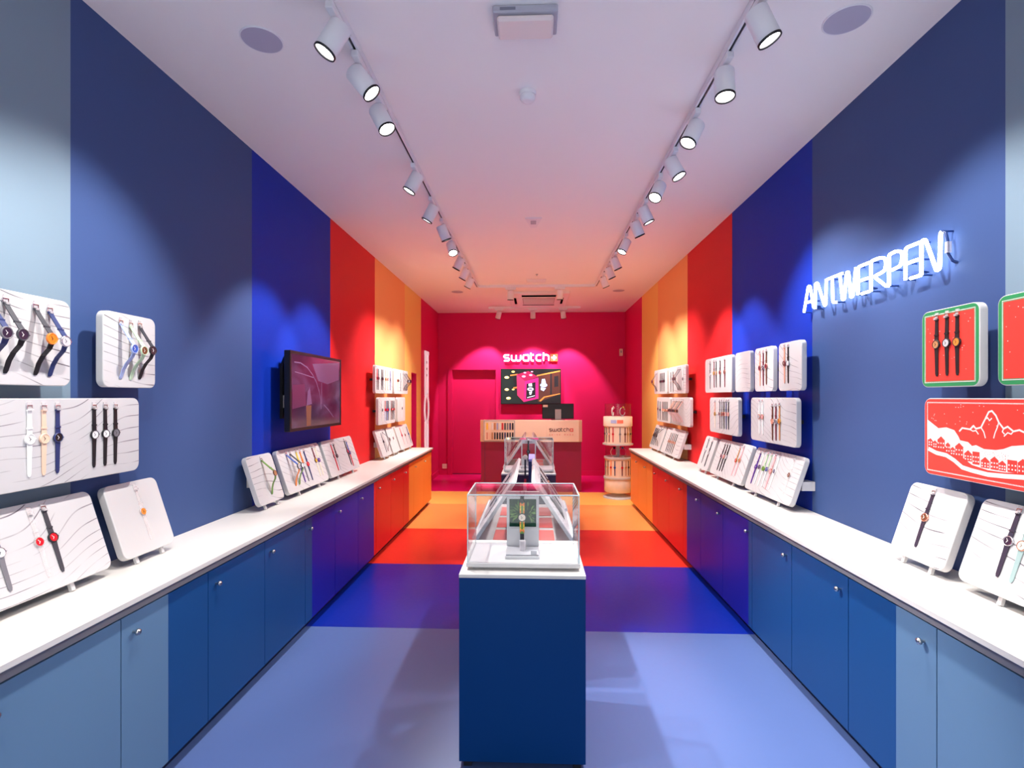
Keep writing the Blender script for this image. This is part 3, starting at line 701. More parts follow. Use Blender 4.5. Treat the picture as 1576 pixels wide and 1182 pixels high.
    for k in range(40):     # fir twigs as ticks over the snow hollow
        x = 2.285 - (2.0 - rnd.random() * 0.11); z = 0.098 + rnd.random() * 0.025
        b.poly([(x - .001, z), (x + .001, z), (x, z + .004)], 0.0009)
    b.obj('snow_flecks', XRED, root)['kind'] = 'stuff'
deco_wide()

# ------------------------------------------------------------------ neon sign
NEON = mat('neon_tube_lit', (226, 240, 255), 0.3, emit=9)
NEONB = mat('neon_tube_painted', (36, 60, 120), 0.3)
ng = thing('neon_sign', 'white neon tube lettering ANTWERPEN on mid blue right wall', 'neon sign', frame((1.70, 3.392, 2.032), (0, -1, 0), (0, 0, 1), (-1, 0, 0)))
def arc(cx, cy, rx, ry, a0, a1, n=10): return [(cx + rx * math.cos(math.radians(a0 + (a1 - a0) * k / n)), cy + ry * math.sin(math.radians(a0 + (a1 - a0) * k / n))) for k in range(n + 1)]
NH = 0.152
def smooth2(pts, rad=0.014, n=4):
    """round the corners of a polyline"""
    P = [Vector(p) for p in pts]; out = [P[0]]
    for i in range(1, len(P) - 1):
        a = P[i - 1] - P[i]; c = P[i + 1] - P[i]; r = min(rad, a.length * 0.45, c.length * 0.45)
        A = P[i] + a.normalized() * r; B = P[i] + c.normalized() * r
        for k in range(n + 1):
            t = k / n; out.append(A * (1 - t) ** 2 + P[i] * 2 * t * (1 - t) + B * t * t)
    out.append(P[-1]); return [tuple(p) for p in out]
def letter(name, x0, x1, strokes):
    lt = thing('tmp', '', None); COL.objects.unlink(lt); bpy.data.objects.remove(lt)
    b = MB()
    for st in strokes:
        p = [(x0 + (x1 - x0) * q[0], NH * q[1]) for q in st]
        p = smooth2(p); b.tube([(q[0], q[1], 0) for q in p], 0.0074, 10)
    o = b.obj('letter', NEON, ng)
    for st in strokes[:2]:
        for q in (st[0], st[-1]):
            b = MB(); b.tube([(x0 + (x1 - x0) * q[0], NH * q[1], -0.003), (x0 + (x1 - x0) * q[0], NH * q[1], -0.044)], 0.0045, 6); b.obj('standoff', NEONB, o)
# u = 3.392 - Y
letter('A', 0.010, 0.126, [[(0, 0), (0.45, 1), (0.62, 1), (1, 0.06)], [(0.22, 0.36), (0.80, 0.36)]])
letter('N', 0.142, 0.262, [[(0, 0), (0.02, 1), (0.22, 1), (0.86, 0.0), (0.97, 0.05), (1, 1)]])
letter('T', 0.272, 0.425, [[(0.0, 0.98), (1, 0.98)], [(0.34, 0.90), (0.38, 0.03), (0.62, 0)]])
letter('W', 0.40, 0.545, [[(0, 0.90), (0.16, 0.02), (0.28, 0.02), (0.42, 0.95), (0.54, 0.95), (0.68, 0.02), (0.80, 0.02), (1, 1)]])
letter('E', 0.560, 0.655, [[(1, 0.98), (0.1, 0.98), (0.02, 0.9), (0.02, 0.02)], [(0.1, 0.48), (0.92, 0.48)], [(0.35, 0.02), (1, 0.02)]])
letter('R', 0.668, 0.782, [[(0.0, 0)] + [(0.0, 1.0), (0.55, 1.0), (0.95, 0.92), (1.0, 0.70), (0.9, 0.52), (0.25, 0.46), (0.35, 0.38), (1.0, 0.02), (1.15, 0.0)]])
letter('P', 0.802, 0.895, [[(0, 0.0), (0.0, 0.98), (0.55, 1.0), (0.95, 0.92), (1.0, 0.70), (0.85, 0.50), (0.25, 0.46)]])
letter('E', 0.912, 1.002, [[(1, 0.98), (0.1, 0.98), (0.02, 0.9), (0.02, 0.02)], [(0.1, 0.50), (0.92, 0.50)], [(0.38, 0.02), (1.1, 0.02)]])
letter('N', 1.012, 1.122, [[(0, 0.02), (0.02, 1), (0.22, 1), (0.80, 0.0), (0.95, 0.04), (1, 0.98), (1.06, 1.04)]])
b = MB().tube([(1.128, NH * 1.04, 0), (1.142, NH * 1.0, -0.004), (1.146, NH * 0.75, -0.01), (1.145, NH * 0.4, -0.012), (1.146, NH * 0.2, -0.03), (1.15, NH * 0.15, -0.044)], 0.006, 8)
b.obj('electrode_tube', NEONB, ng)
MB().box(1.138, 1.154, NH * 0.42, NH * 0.72, -0.020, -0.004).obj('connector', CLIPM, ng)
b = MB()
for a, c in ((0.126, 0.142), (0.545, 0.562), (0.655, 0.668), (1.002, 1.012)):
    b.tube([(a, 0.02, -0.002), (a, 0.015, -0.03), (c, 0.015, -0.03), (c, 0.02, -0.002)], 0.004, 6)
b.obj('blacked_out_link', NEONB, ng)

# ------------------------------------------------------------------ lettering with strokes
LET = {
 's': ([[(1, 1), (0.18, 1), (0, 0.86), (0, 0.64), (0.18, 0.5), (0.82, 0.5), (1, 0.36), (1, 0.14), (0.82, 0), (0, 0)]], 0.92),
 'w': ([[(0, 1), (0, 0.2), (0.14, 0), (0.38, 0), (0.5, 0.16), (0.5, 1)], [(0.5, 0.16), (0.62, 0), (0.86, 0), (1, 0.2), (1, 1)]], 1.5),
 'a': ([[(1, 1), (0.22, 1), (0, 0.8), (0, 0.2), (0.22, 0), (1, 0)], [(1, 1), (1, 0)]], 0.98),
 't': ([[(0, 1.36), (0, 0.2), (0.3, 0), (1, 0)], [(0, 1), (1, 1)]], 0.62),
 'c': ([[(1, 1), (0.24, 1), (0, 0.78), (0, 0.22), (0.24, 0), (1, 0)]], 0.88),
 'h': ([[(0, 1.40), (0, 0)], [(0, 1), (0.76, 1), (1, 0.8), (1, 0)]], 0.95),
 'S': ([[(1, 1), (0, 1), (0, 0.5), (1, 0.5), (1, 0), (0, 0)]], 0.7), 'W': ([[(0, 1), (0.25, 0), (0.5, 0.8), (0.75, 0), (1, 1)]], 1.1), 'I': ([[(0.5, 1), (0.5, 0)]], 0.3),
 'M': ([[(0, 0), (0, 1), (0.5, 0.35), (1, 1), (1, 0)]], 0.9), 'A': ([[(0, 0), (0.5, 1), (1, 0)], [(0.2, 0.38), (0.8, 0.38)]], 0.8), 'D': ([[(0, 0), (0, 1), (0.7, 1), (1, 0.7), (1, 0.3), (0.7, 0), (0, 0)]], 0.8), 'E': ([[(1, 1), (0, 1), (0, 0), (1, 0)], [(0, 0.5), (0.85, 0.5)]], 0.65)}
def lettering(text, x0, x1, y0, h, wd, z0, z1, gap=0.14):
    """list of MB, one per letter, spread over x0..x1 with x-height h"""
    tot = sum(LET[c][1] if c != ' ' else 0.8 for c in text) + gap * (len(text) - 1)
    sx = (x1 - x0) / tot; x = x0; out = []
    for c in text:
        if c == ' ': x += (0.8 + gap) * sx; continue
        st, wl = LET[c]; b = MB()
        for p in st:
            q = smooth2([(x + wd / 2 + a * (wl * sx - wd), y0 + wd / 2 + bb * (h - wd)) for a, bb in p], h * 0.16, 3)
            b.stroke(q, wd, z0, z1)
        out.append(b); x += (wl + gap) * sx
    return out
def cross_poly(cx, cy, a, t): return [(cx - t, cy - a), (cx + t, cy - a), (cx + t, cy - t), (cx + a, cy - t), (cx + a, cy + t), (cx + t, cy + t), (cx + t, cy + a), (cx - t, cy + a), (cx - t, cy + t), (cx - a, cy + t), (cx - a, cy - t), (cx - t, cy - t)]
SIGNW = mat('sign_letter_lit', (244, 242, 255), 0.4, emit=3.2)
SIGNR = mat('sign_red_lit', (255, 96, 60), 0.4, emit=1.2)
sg = thing('wall_sign', 'illuminated white letters reading swatch with red cross square on magenta wall', 'sign', frame((0, YB, 2.18), (1, 0, 0), (0, 0, 1), (0, -1, 0)))
for b in lettering('swatch', -0.574, 0.305, 0.0, 0.136, 0.027, 0.02, 0.05): b.obj('letter', SIGNW, sg)
q = MB().box(0.322, 0.462, 0.0, 0.14, 0.015, 0.045, bev=0.003).obj('red_square', SIGNR, sg)
MB().poly(cross_poly(0.392, 0.07, 0.045, 0.015), 0.045, 0.05).obj('white_cross', SIGNW, q)
MB().box(-0.56, 0.45, 0.03, 0.05, 0.001, 0.021).obj('mounting_rail', W_MAG, sg)

# ------------------------------------------------------------------ back wall screen
def em(name, rgb, e=1.0): return mat(name, rgb, 0.3, emit=e)
tv = thing('wall_screen', 'flat screen on magenta rear wall showing a pink gift box and two watches', 'screen', frame((-0.051, YB - 0.002, 1.70), (1, 0, 0), (0, 0, 1), (0, -1, 0)))
MB().box(-0.573, 0.573, -0.337, 0.337, 0.03, 0.07, bev=0.004).box(-0.25, 0.25, -0.15, 0.15, 0, 0.03).obj('housing', BLACK, tv)
sx, sy = 0.558, 0.320
MB().box(-sx, sx, -sy, sy, 0.068, 0.0706).obj('display', em('pic_dark', (22, 16, 20), 0.5), tv)
pic = thing('picture_group', '', None); bpy.data.objects.remove(pic)
def pl(name, polys, m, z):
    b = MB()
    for p in polys: b.poly(p, z)
    return b.obj(name, m, tv)
# coordinates taken from the picture in 0..1 (x right, y down)
P = lambda L: [((-1 + 2 * x) * sx, (1 - 2 * y) * sy) for x, y in L]
pl('picture_wall', [P([(.62, .15), (1, .05), (1, .72), (.66, .95), (.62, .95)])], em('pic_brown', (78, 36, 28), 0.45), 0.0708)
pl('picture_tree', [P([(0, 0), (.24, 0), (.20, .3), (.24, .6), (.34, 1), (0, 1)])], em('pic_green', (18, 30, 28), 0.45), 0.0709)
pl('picture_beams', [P([(.60, .16), (1, .02), (1, .06), (.60, .20)]), P([(.20, .52), (.40, .47), (.40, .51), (.20, .57)]), P([(.64, .93), (.72, .80), (1, .70), (1, .73), (.74, .83), (.67, .95)]), P([(.15, .15), (.28, .12), (.28, .16), (.15, .19)])], em('pic_gold', (190, 124, 56), 0.6), 0.0710)
pl('picture_windows', [P([(.83, .12), (.86, .11), (.86, .72), (.83, .74)]), P([(.90, .2), (.97, .18), (.97, .5), (.90, .52)])], em('pic_shade', (30, 22, 28), 0.6), 0.0711)
pl('picture_gift_side', [P([(.26, .14), (.40, .34), (.38, .96), (.27, .76)])], em('pic_pink_light', (206, 40, 96), 0.8), 0.0712)
pl('picture_gift_top', [P([(.26, .14), (.46, .04), (.63, .22), (.40, .34)])], em('pic_pink_deep', (150, 14, 70), 0.8), 0.0712)
pl('picture_gift_front', [P([(.40, .34), (.63, .24), (.63, .86), (.38, .96)])], em('pic_magenta', (204, 24, 120), 0.8), 0.0712)
pl('picture_gift_bow', [P(ell(.38, .20, .035)), P(ell(.50, .16, .03)), P(ell(.40, .09, .025)), P(ell(.52, .06, .02))], em('pic_pale_pink', (240, 150, 190), 0.9), 0.0713)
pl('picture_gift_window', [P([(.43, .42), (.58, .37), (.58, .82), (.42, .88)])], em('pic_black', (14, 12, 18), 0.5), 0.0713)
pl('picture_watch', [P(ell(.495, .58, .055, 16)), P([(.46, .42), (.52, .40), (.525, .50), (.465, .50)]), P([(.47, .66), (.525, .64), (.51, .74), (.48, .75)]), P([(.44, .82), (.57, .76), (.57, .785), (.44, .845)])], em('pic_silver', (206, 210, 226), 0.9), 0.0714)
pl('picture_watch_face', [P(ell(.495, .58, .03, 14))], em('pic_grey', (120, 126, 150), 0.8), 0.0715)
pl('picture_watch_beyond', [P(ell(.72, .46, .062, 16)), P([(.69, .28), (.74, .27), (.76, .40), (.68, .40)]), P([(.67, .52), (.76, .55), (.72, .64), (.67, .60)])], em('pic_pale_blue', (160, 186, 230), 0.9), 0.0714)
pl('picture_baubles', [P(ell(.09, .23, .04)), P(ell(.09, .59, .038)), P(ell(.12, .85, .042)), P(ell(.20, .06, .03)), P(ell(.20, .59, .025))], em('pic_bauble', (226, 204, 120), 0.9), 0.0713)
pl('picture_bauble_glints', [P(ell(.085, .22, .02)), P(ell(.09, .58, .02)), P(ell(.115, .84, .022))], em('pic_glint', (250, 246, 240), 1.0), 0.0714)

# ------------------------------------------------------------------ left screen on a swing arm
lt = thing('wall_screen', 'large black framed screen on a wall arm on the left deep blue wall', 'screen', frame((-1.70, 4.104, 1.542), (0, 1, 0), (0, 0, 1), (1, 0, 0)))
MB().box(-0.489, 0.489, -0.288, 0.288, -0.045, -0.004, bev=0.004).obj('housing', BLACK, lt)
b = MB(); bz = 0.022
b.box(-0.489, 0.489, 0.288 - bz, 0.288, -0.004, 0.0).box(-0.489, 0.489, -0.288, -0.288 + bz, -0.004, 0.0).box(-0.489, -0.489 + bz, -0.288 + bz, 0.288 - bz, -0.004, 0.0).box(0.489 - bz, 0.489, -0.288 + bz, 0.288 - bz, -0.004, 0.0)
b.obj('bezel', BLACK, lt)
def scr_mat():
    m = bpy.data.materials.new('dim_screen_picture'); m.use_nodes = True; nt = m.node_tree; L = nt.links
    b = nt.nodes['Principled BSDF']; b.inputs['Base Color'].default_value = lin((20, 14, 26)); b.inputs['Roughness'].default_value = 0.12
    tc = nt.nodes.new('ShaderNodeTexCoord'); mp = nt.nodes.new('ShaderNodeMapping'); mp.inputs['Scale'].default_value = (1.2, 2.2, 1)
    nz = nt.nodes.new('ShaderNodeTexNoise'); nz.inputs['Scale'].default_value = 3; nz.inputs['Detail'].default_value = 2; nz.inputs['Distortion'].default_value = 0.6
    cr = nt.nodes.new('ShaderNodeValToRGB'); e = cr.color_ramp.elements
    e[0].position = 0.3; e[0].color = lin((58, 28, 60)); e[1].position = 0.7; e[1].color = lin((112, 86, 124))
    n = cr.color_ramp.elements.new(0.5); n.color = lin((84, 52, 84))
    L.new(tc.outputs['Object'], mp.inputs[0]); L.new(mp.outputs[0], nz.inputs['Vector']); L.new(nz.outputs['Fac'], cr.inputs[0]); L.new(cr.outputs[0], b.inputs['Emission Color'])
    b.inputs['Emission Strength'].default_value = 0.55
    return m
MB().box(-0.467, 0.467, -0.266, 0.266, -0.006, -0.003).obj('display', scr_mat(), lt)
PL = lambda L: [((-1 + 2 * x) * 0.467, (1 - 2 * y) * 0.266) for x, y in L]
ARC1 = em('pic_lilac', (96, 70, 102), 0.38)
b = MB()
b.stroke(PL([(.05, .11), (.16, .11), (.28, .16), (.38, .25), (.46, .36), (.52, .5), (.55, .62), (.56, .76)]), 0.009, -0.003, -0.0028)
b.stroke(PL([(.06, .24), (.2, .26), (.42, .30)]), 0.007, -0.003, -0.0028).stroke(PL([(.57, .36), (.57, .68)]), 0.008, -0.003, -0.0028).stroke(PL([(.62, .70), (.72, .78), (.84, .90)]), 0.010, -0.003, -0.0028)
b.obj('picture_arches', ARC1, lt)
MB().poly(PL([(.38, .10), (.97, .02), (.97, .30), (.70, .38), (.50, .34)]), -0.0029).obj('picture_ceiling', em('pic_mauve', (84, 60, 92), 0.34), lt)
MB().poly(PL([(.29, .50), (.33, .44), (.37, .68), (.27, .70)]), -0.0028).obj('picture_figure', em('pic_lilac_light', (96, 68, 102), 0.36), lt)
MB().poly(PL([(.26, .70), (.36, .70), (.35, .99), (.27, .99)]), -0.0028).obj('picture_yellow_post', em('pic_ochre', (104, 66, 54), 0.36), lt)
MB().poly(PL([(.02, .42), (.24, .40), (.26, .70), (.02, .74)]), -0.0029).obj('picture_red_field', em('pic_wine', (80, 36, 66), 0.34), lt)
b = MB().box(-0.36, 0.12, -0.20, 0.20, -0.138, -0.118).box(-0.30, -0.24, -0.15, 0.17, -0.118, -0.045).box(0.04, 0.10, -0.15, 0.17, -0.118, -0.045)
b.obj('wall_mount', BLACK, lt)
MB().tube([(-0.34, 0.20, -0.128), (-0.36, 0.245, -0.10), (-0.40, 0.25, -0.05), (-0.40, 0.22, -0.04)], 0.012, 8).obj('cable', BLACK, lt)
MB().box(-0.35, -0.335, -0.12, -0.03, -0.112, -0.1175).obj('white_label', WHITE, lt)
MB().tube([(-0.33, 0.06, -0.10), (-0.30, 0.01, -0.08)], 0.003, 6).obj('cable_tie', WHITE, lt)

# ------------------------------------------------------------------ giant watch on the left rear wall
gw = thing('giant_watch', 'tall white wall ornament shaped like a giant wrist watch on magenta left wall', 'wall decoration', frame((XL, 8.94, 1.30), (0, 1, 0), (0, 0, 1), (1, 0, 0)))
GWM = mat('giant_watch_white_glow', (240, 238, 244), 0.35, emit=0.35)  # weak emission added to the white so the ornament looks brightly lit
def strap_shape(s):
    b = MB()
    y1 = 0.95
    for off in (-1, 1):
        pts = [(off * 0.10, 0.22), (off * 0.115, 0.40), (off * 0.105, 0.65), (off * 0.105, y1)]
        b.stroke([(x, s * y) for x, y in pts], 0.07, 0.006, 0.022)
    b.stroke([(0, s * 0.24), (0, s * (y1 - 0.01))], 0.12, 0.006, 0.014)
    return b
u1 = strap_shape(1).obj('strap', GWM, gw); strap_shape(-1).obj('strap', GWM, gw)
MB().box(-0.155, 0.155, 0.92, 0.985, 0.006, 0.026, bev=0.006).obj('buckle', GWM, u1)
b = MB()
for y in (0.55, 0.66, 0.77): b.box(-0.05, 0.05, y, y + 0.045, 0.0142, 0.0152)
b.obj('strap_hole', GREYTRIM, u1)
ring = [(0.0 + 0.16 * math.cos(2 * math.pi * k / 28), 0.24 * math.sin(2 * math.pi * k / 28)) for k in range(28)]
MB().stroke(ring, 0.06, 0.006, 0.024, closed=True).obj('case', GWM, gw)
MB().box(-0.04, 0.04, 0.4, 0.48, 0.0005, 0.006).box(-0.04, 0.04, -0.48, -0.4, 0.0005, 0.006).obj('mount', GWM, gw)

# socket and sensor on the rear wall
so = thing('wall_socket', 'small cream power socket low on the magenta rear wall', 'socket', frame((-1.714, YB - 0.0002, 0.164), (1, 0, 0), (0, 0, 1), (0, -1, 0)))
MB().rrprism(0.09, 0.09, 0.008, 0.012, M=Matrix.Translation((-0.045, -0.045, 0))).obj('plate', CREAMW, so)
MB().lathe([(0.022, 0.0125), (0.020, 0.0125)], 16, cap0=False, cap1=False).lathe([(0.003, 0.0125), (0.003, 0.013)], 8, M=Matrix.Translation((-0.009, 0, 0))).lathe([(0.003, 0.0125), (0.003, 0.013)], 8, M=Matrix.Translation((0.009, 0, 0))).obj('socket_holes', GREYTRIM, so)
th = thing('wall_sensor', 'small white upright sensor box high on the magenta rear wall', 'sensor', frame((1.663, YB - 0.0002, 2.348), (1, 0, 0), (0, 0, 1), (0, -1, 0)))
MB().rrprism(0.062, 0.135, 0.01, 0.04, M=Matrix.Translation((-0.031, -0.0675, 0))).obj('body', CREAMW, th)
MB().box(-0.012, 0.012, -0.01, 0.03, 0.0402, 0.042).obj('sensor_window', GREYTRIM, th)

# ------------------------------------------------------------------ cash desk
cd = thing('cash_desk', 'cash desk with cream upper band over burgundy base at the rear', 'desk', (-0.039, 8.35, 0))
DXH = 0.808
MB().box(-DXH + 0.012, DXH - 0.012, 0.02, 0.62, 0.0, 0.788).obj('base', BURG, cd)
MB().box(-DXH + 0.07, -DXH + 0.074, 0.016, 0.0199, 0.02, 0.78).obj('base_joint', PLINTH, cd)
def octo(x0, x1, y0, y1, c): return [(x0 + c, y0), (x1 - c, y0), (x1, y0 + c), (x1, y1), (x0, y1), (x0, y0 + c)]
MB().poly(octo(-DXH, DXH, -0.02, 0.62, 0.05), 0.79, 1.115).obj('upper_band', CREAM, cd)
MB().poly(octo(-DXH, DXH, -0.02, 0.14, 0.05), 1.1155, 1.13).obj('counter_ledge', CREAMW, cd)
pf = MB().box(0.245, DXH - 0.052, -0.032, -0.0205, 0.795, 1.128, bev=0.002).obj('logo_panel', CREAM, cd)
LOGOB = mat('logo_brown', (70, 30, 44), 0.5); LOGOR = mat('logo_red', (222, 40, 40), 0.5); LOGOP = mat('logo_pink', (232, 140, 126), 0.5)
Md = frame((0, -0.0325, 0), (1, 0, 0), (0, 0, 1), (0, -1, 0))
for b in lettering('swatch', 0.285, 0.605, 0.955, 0.050, 0.0090, 0.0, 0.002):
    b.v = [tuple(Md @ Vector(p)) for p in b.v]; b.obj('logo_letter', LOGOB, pf)
MB().box(0.615, 0.665, 0.955, 1.005, 0, 0.002, M=Md).obj('logo_square', LOGOR, pf)
MB().poly(cross_poly(0.64, 0.98, 0.017, 0.006), 0.0022, 0.0026, M=Md).obj('logo_cross', CREAMW, pf)
for b in lettering('SWISS MADE', 0.285, 0.665, 0.895, 0.022, 0.005, 0.0, 0.0015, gap=1.1):
    b.v = [tuple(Md @ Vector(p)) for p in b.v]; b.obj('small_letter', LOGOP, pf)
MB().box(-DXH + 0.060, -0.255, -0.030, -0.0205, 0.795, 1.128, bev=0.002).obj('strap_panel', GREYTRIM, cd)
MB().box(-DXH + 0.072, -0.268, -0.033, -0.0302, 0.81, 1.115).obj('strap_panel_field', CREAMW, cd)
strap_cols = ['yellow', 'cream', 'white', 'tan', 'pale blue', 'white', 'red', 'dark grey', 'grey', 'navy', 'black']
strap_cols2 = ['rose', 'peach', 'tan', 'dark grey', 'black', 'dark', 'black', 'navy', 'black', 'dark grey', 'black']
sme = MB().ribbon([(-0.055, 0, 0.012), (-0.04, 0, 0.013), (0.03, 0, 0.013), (0.045, 0, 0.012)], 0.004).box(-0.013, 0.013, 0.046, 0.055, 0, 0.005).mesh('strap', [WHITE])
for row, cols, z in ((0, strap_cols, 1.035), (1, strap_cols2, 0.885)):
    for i, c in enumerate(cols):
        x = -0.039 - DXH + 0.115 + i * 0.0405
        o = shared('watch_strap', sme, [sm(c)], None)
        o.matrix_world = frame((x, 8.35 - 0.0345, z), (1, 0, 0), (0, 0, 1), (0, -1, 0))
        tag(o, f'{c} spare watch strap, {ORD[i]} from left in {"upper" if row == 0 else "lower"} row on cash desk', 'watch strap', 'spare watch straps on the cash desk')
mo = thing('computer_monitor', 'black computer monitor seen from behind on the cash desk', 'monitor', (0.408, 8.80, 1.1155))
MB().box(-0.262, 0.262, -0.02, 0.02, 0.02, 0.275, bev=0.008).obj('housing', BLACK, mo)
MB().box(-0.05, 0.05, -0.06, -0.0205, 0.0, 0.18).obj('stand_arm', GREYTRIM, mo)
MB().box(-0.11, 0.11, -0.10, 0.10, 0.0, 0.012).obj('foot', BLACK, mo)
MB().box(-0.25, -0.17, -0.0225, -0.0205, 0.215, 0.255).obj('sticker', CREAMW, mo)

# ------------------------------------------------------------------ round watch tower
tx, ty = 1.262, 7.935
tw = thing('display_tower', 'round cream revolving watch tower with clear cases beside right worktop end', 'display stand', (tx, ty, 0))
R0 = 0.205
MB().lathe([(R0 + 0.012, 0), (R0 + 0.012, 0.012), (R0 - 0.01, 0.022), (0.06, 0.06), (0.05, 0.09)], 40).obj('foot', WHITE, tw)
MB().lathe([(R0 - 0.01, 0.09), (R0 - 0.005, 0.10), (R0 - 0.005, 0.285), (R0 - 0.01, 0.29)], 40).obj('plain_drum', CREAMW, tw)
MB().lathe([(R0 + 0.005, 0.29), (R0 + 0.005, 0.315)], 40).obj('ledge', WHITE, tw)
MB().lathe([(R0 - 0.015, 0.315), (R0 - 0.015, 0.585)], 40).obj('watch_drum', CREAMW, tw)
MB().lathe([(R0 - 0.002, 0.585), (R0 - 0.002, 0.612)], 40).obj('ledge', WHITE, tw)
MB().lathe([(R0 - 0.02, 0.612), (R0 - 0.02, 0.79)], 40, cap0=False, cap1=False).obj('clear_case', ACRYL, tw)
MB().lathe([(0.03, 0.612), (0.03, 0.79)], 20).obj('core_pillar', WHITE, tw)
MB().lathe([(R0 + 0.02, 0.79), (R0 + 0.02, 0.81)], 40).obj('ledge', WHITE, tw)
MB().lathe([(R0 - 0.005, 0.81), (R0 - 0.005, 1.065)], 40).obj('watch_drum', CREAMW, tw)
fb = MB().lathe([(R0 + 0.008, 1.068), (R0 + 0.008, 1.205), (R0, 1.21)], 40).obj('fascia', CREAMW, tw)
b = MB()
for k, (a0, a1, c) in enumerate(((-128, -104, 0), (-102, -78, 1))):
    vs = []; fs = []; n = 8
    for j in range(n + 1):
        a = math.radians(a0 + (a1 - a0) * j / n); 
        for z in (1.115, 1.165): vs.append(((R0 + 0.010) * math.cos(a), (R0 + 0.010) * math.sin(a), z))
    for j in range(n): fs.append((2 * j, 2 * j + 2, 2 * j + 3, 2 * j + 1))
    b.add(vs, fs, c)
b.obj('coloured_print', [mat('print_pale_blue', (180, 196, 240), 0.5), mat('print_coral', (250, 130, 100), 0.5)], fb)
MB().lathe([(R0 - 0.012, 1.21), (R0 - 0.012, 1.40)], 40, cap0=False, cap1=False).lathe([(R0 - 0.012, 1.40), (0.001, 1.401)], 40, cap0=False, cap1=False).obj('clear_case', ACRYL, tw)
def drum_watches(r, z, angs, cols, where, sc_=0.93):
    for i, (a, c) in enumerate(zip(angs, cols)):
        an = math.radians(a); n = Vector((math.cos(an), math.sin(an), 0)); up = Vector((0, 0, 1)); u = up.cross(n)
        M = frame((tx + r * n.x, ty + r * n.y, z), u, up, n)
        make_watch(M @ Matrix.Translation((0, 0, 0.0003)), 'flat', c[0], c[1], c[2], f'{c[0]} watch, {c[1]} dial, {ORD[i]} from left on {where} tower drum', f'watches on the {where} drum of the tower', False, scale=sc_)
drum_watches(R0 - 0.005, 0.955, [-168, -152, -137, -119, -90, -68, -55, -38, -15], [('black', 'dark', 'black'), ('dark grey', 'silver', 'dark grey'), ('burgundy', 'pink', 'rose'), ('red', 'red', 'red'), ('grey', 'grey', 'silver'), ('burgundy', 'brown', 'brown'), ('tan', 'gold', 'gold'), ('brown', 'dark', 'brown'), ('black', 'dark', 'black')], 'upper')
drum_watches(R0 - 0.015, 0.465, [-165, -147, -130, -112, -80, -62, -46, -25], [('dark grey', 'silver', 'black'), ('brown', 'tan', 'rose'), ('orange', 'red', 'red'), ('navy', 'blue', 'blue'), ('burgundy', 'red', 'red'), ('tan', 'gold', 'rose'), ('brown', 'dark', 'brown'), ('grey', 'silver', 'silver')], 'lower')
def cuff_watch(x, y, z, rz, strap, dial, case, label):
    r = thing('wrist_watch', label, 'watch', Matrix.Translation((x, y, z)) @ Matrix.Rotation(rz, 4, 'Z'), 'watches looped on stands in the tower cases')
    b = MB(); n = 18
    pts = [(0.05 * math.cos(2 * math.pi * k / n + 0.5), 0, 0.075 + 0.06 * math.sin(2 * math.pi * k / n + 0.5)) for k in range(n)]
    vs = []; fs = []
    for k, p in enumerate(pts):
        for sy_, s2 in ((-0.009, 1), (0.009, 1), (0.009, 0.95), (-0.009, 0.95)): vs.append((p[0] * s2, sy_, 0.075 + (p[2] - 0.075) * s2))
    for k in range(n - 2):
        for j in range(4): fs.append((4 * k + j, 4 * k + (j + 1) % 4, 4 * k + 4 + (j + 1) % 4, 4 * k + 4 + j))
    b.add(vs, fs); b.obj('strap', sm(strap), r)
    Mc = Matrix.Translation((0, -0.0, 0.075)) @ Matrix.Rotation(math.radians(90), 4, 'X')
    T = frame((0.0, -0.012, 0.135), (1, 0, 0), (0, 0.5, 0.866), (0, -0.866, 0.5))
    MB().lathe([(0.016, 0), (0.02, 0.003), (0.02, 0.006), (0.017, 0.009)], 20, M=T).obj('case', cm(case), r)
    MB().lathe([(0.0155, 0.0091), (0.0155, 0.0096)], 20, M=T).obj('dial', dm(dial), r)
    MB().lathe([(0.03, 0), (0.03, 0.006), (0.012, 0.012), (0.012, 0.022)], 16).obj('display_cuff', WHITE, r)
cuff_watch(tx - 0.085, ty - 0.06, 1.2105, 1.2, 'white', 'white', 'white', 'white strap watch looped on left stand in top case of tower')
cuff_watch(tx + 0.055, ty - 0.08, 1.2105, 0.5, 'silver', 'gold', 'gold', 'silver strap watch looped on right stand in top case of tower')
cuff_watch(tx - 0.075, ty - 0.10, 0.6125, 0.3, 'white', 'dark', 'black', 'white strap watch with dark dial in lower case of tower, left side')
cuff_watch(tx + 0.055, ty - 0.10, 0.6125, -0.2, 'pale blue', 'blue', 'silver', 'pale blue strap watch in lower case of tower, right side')

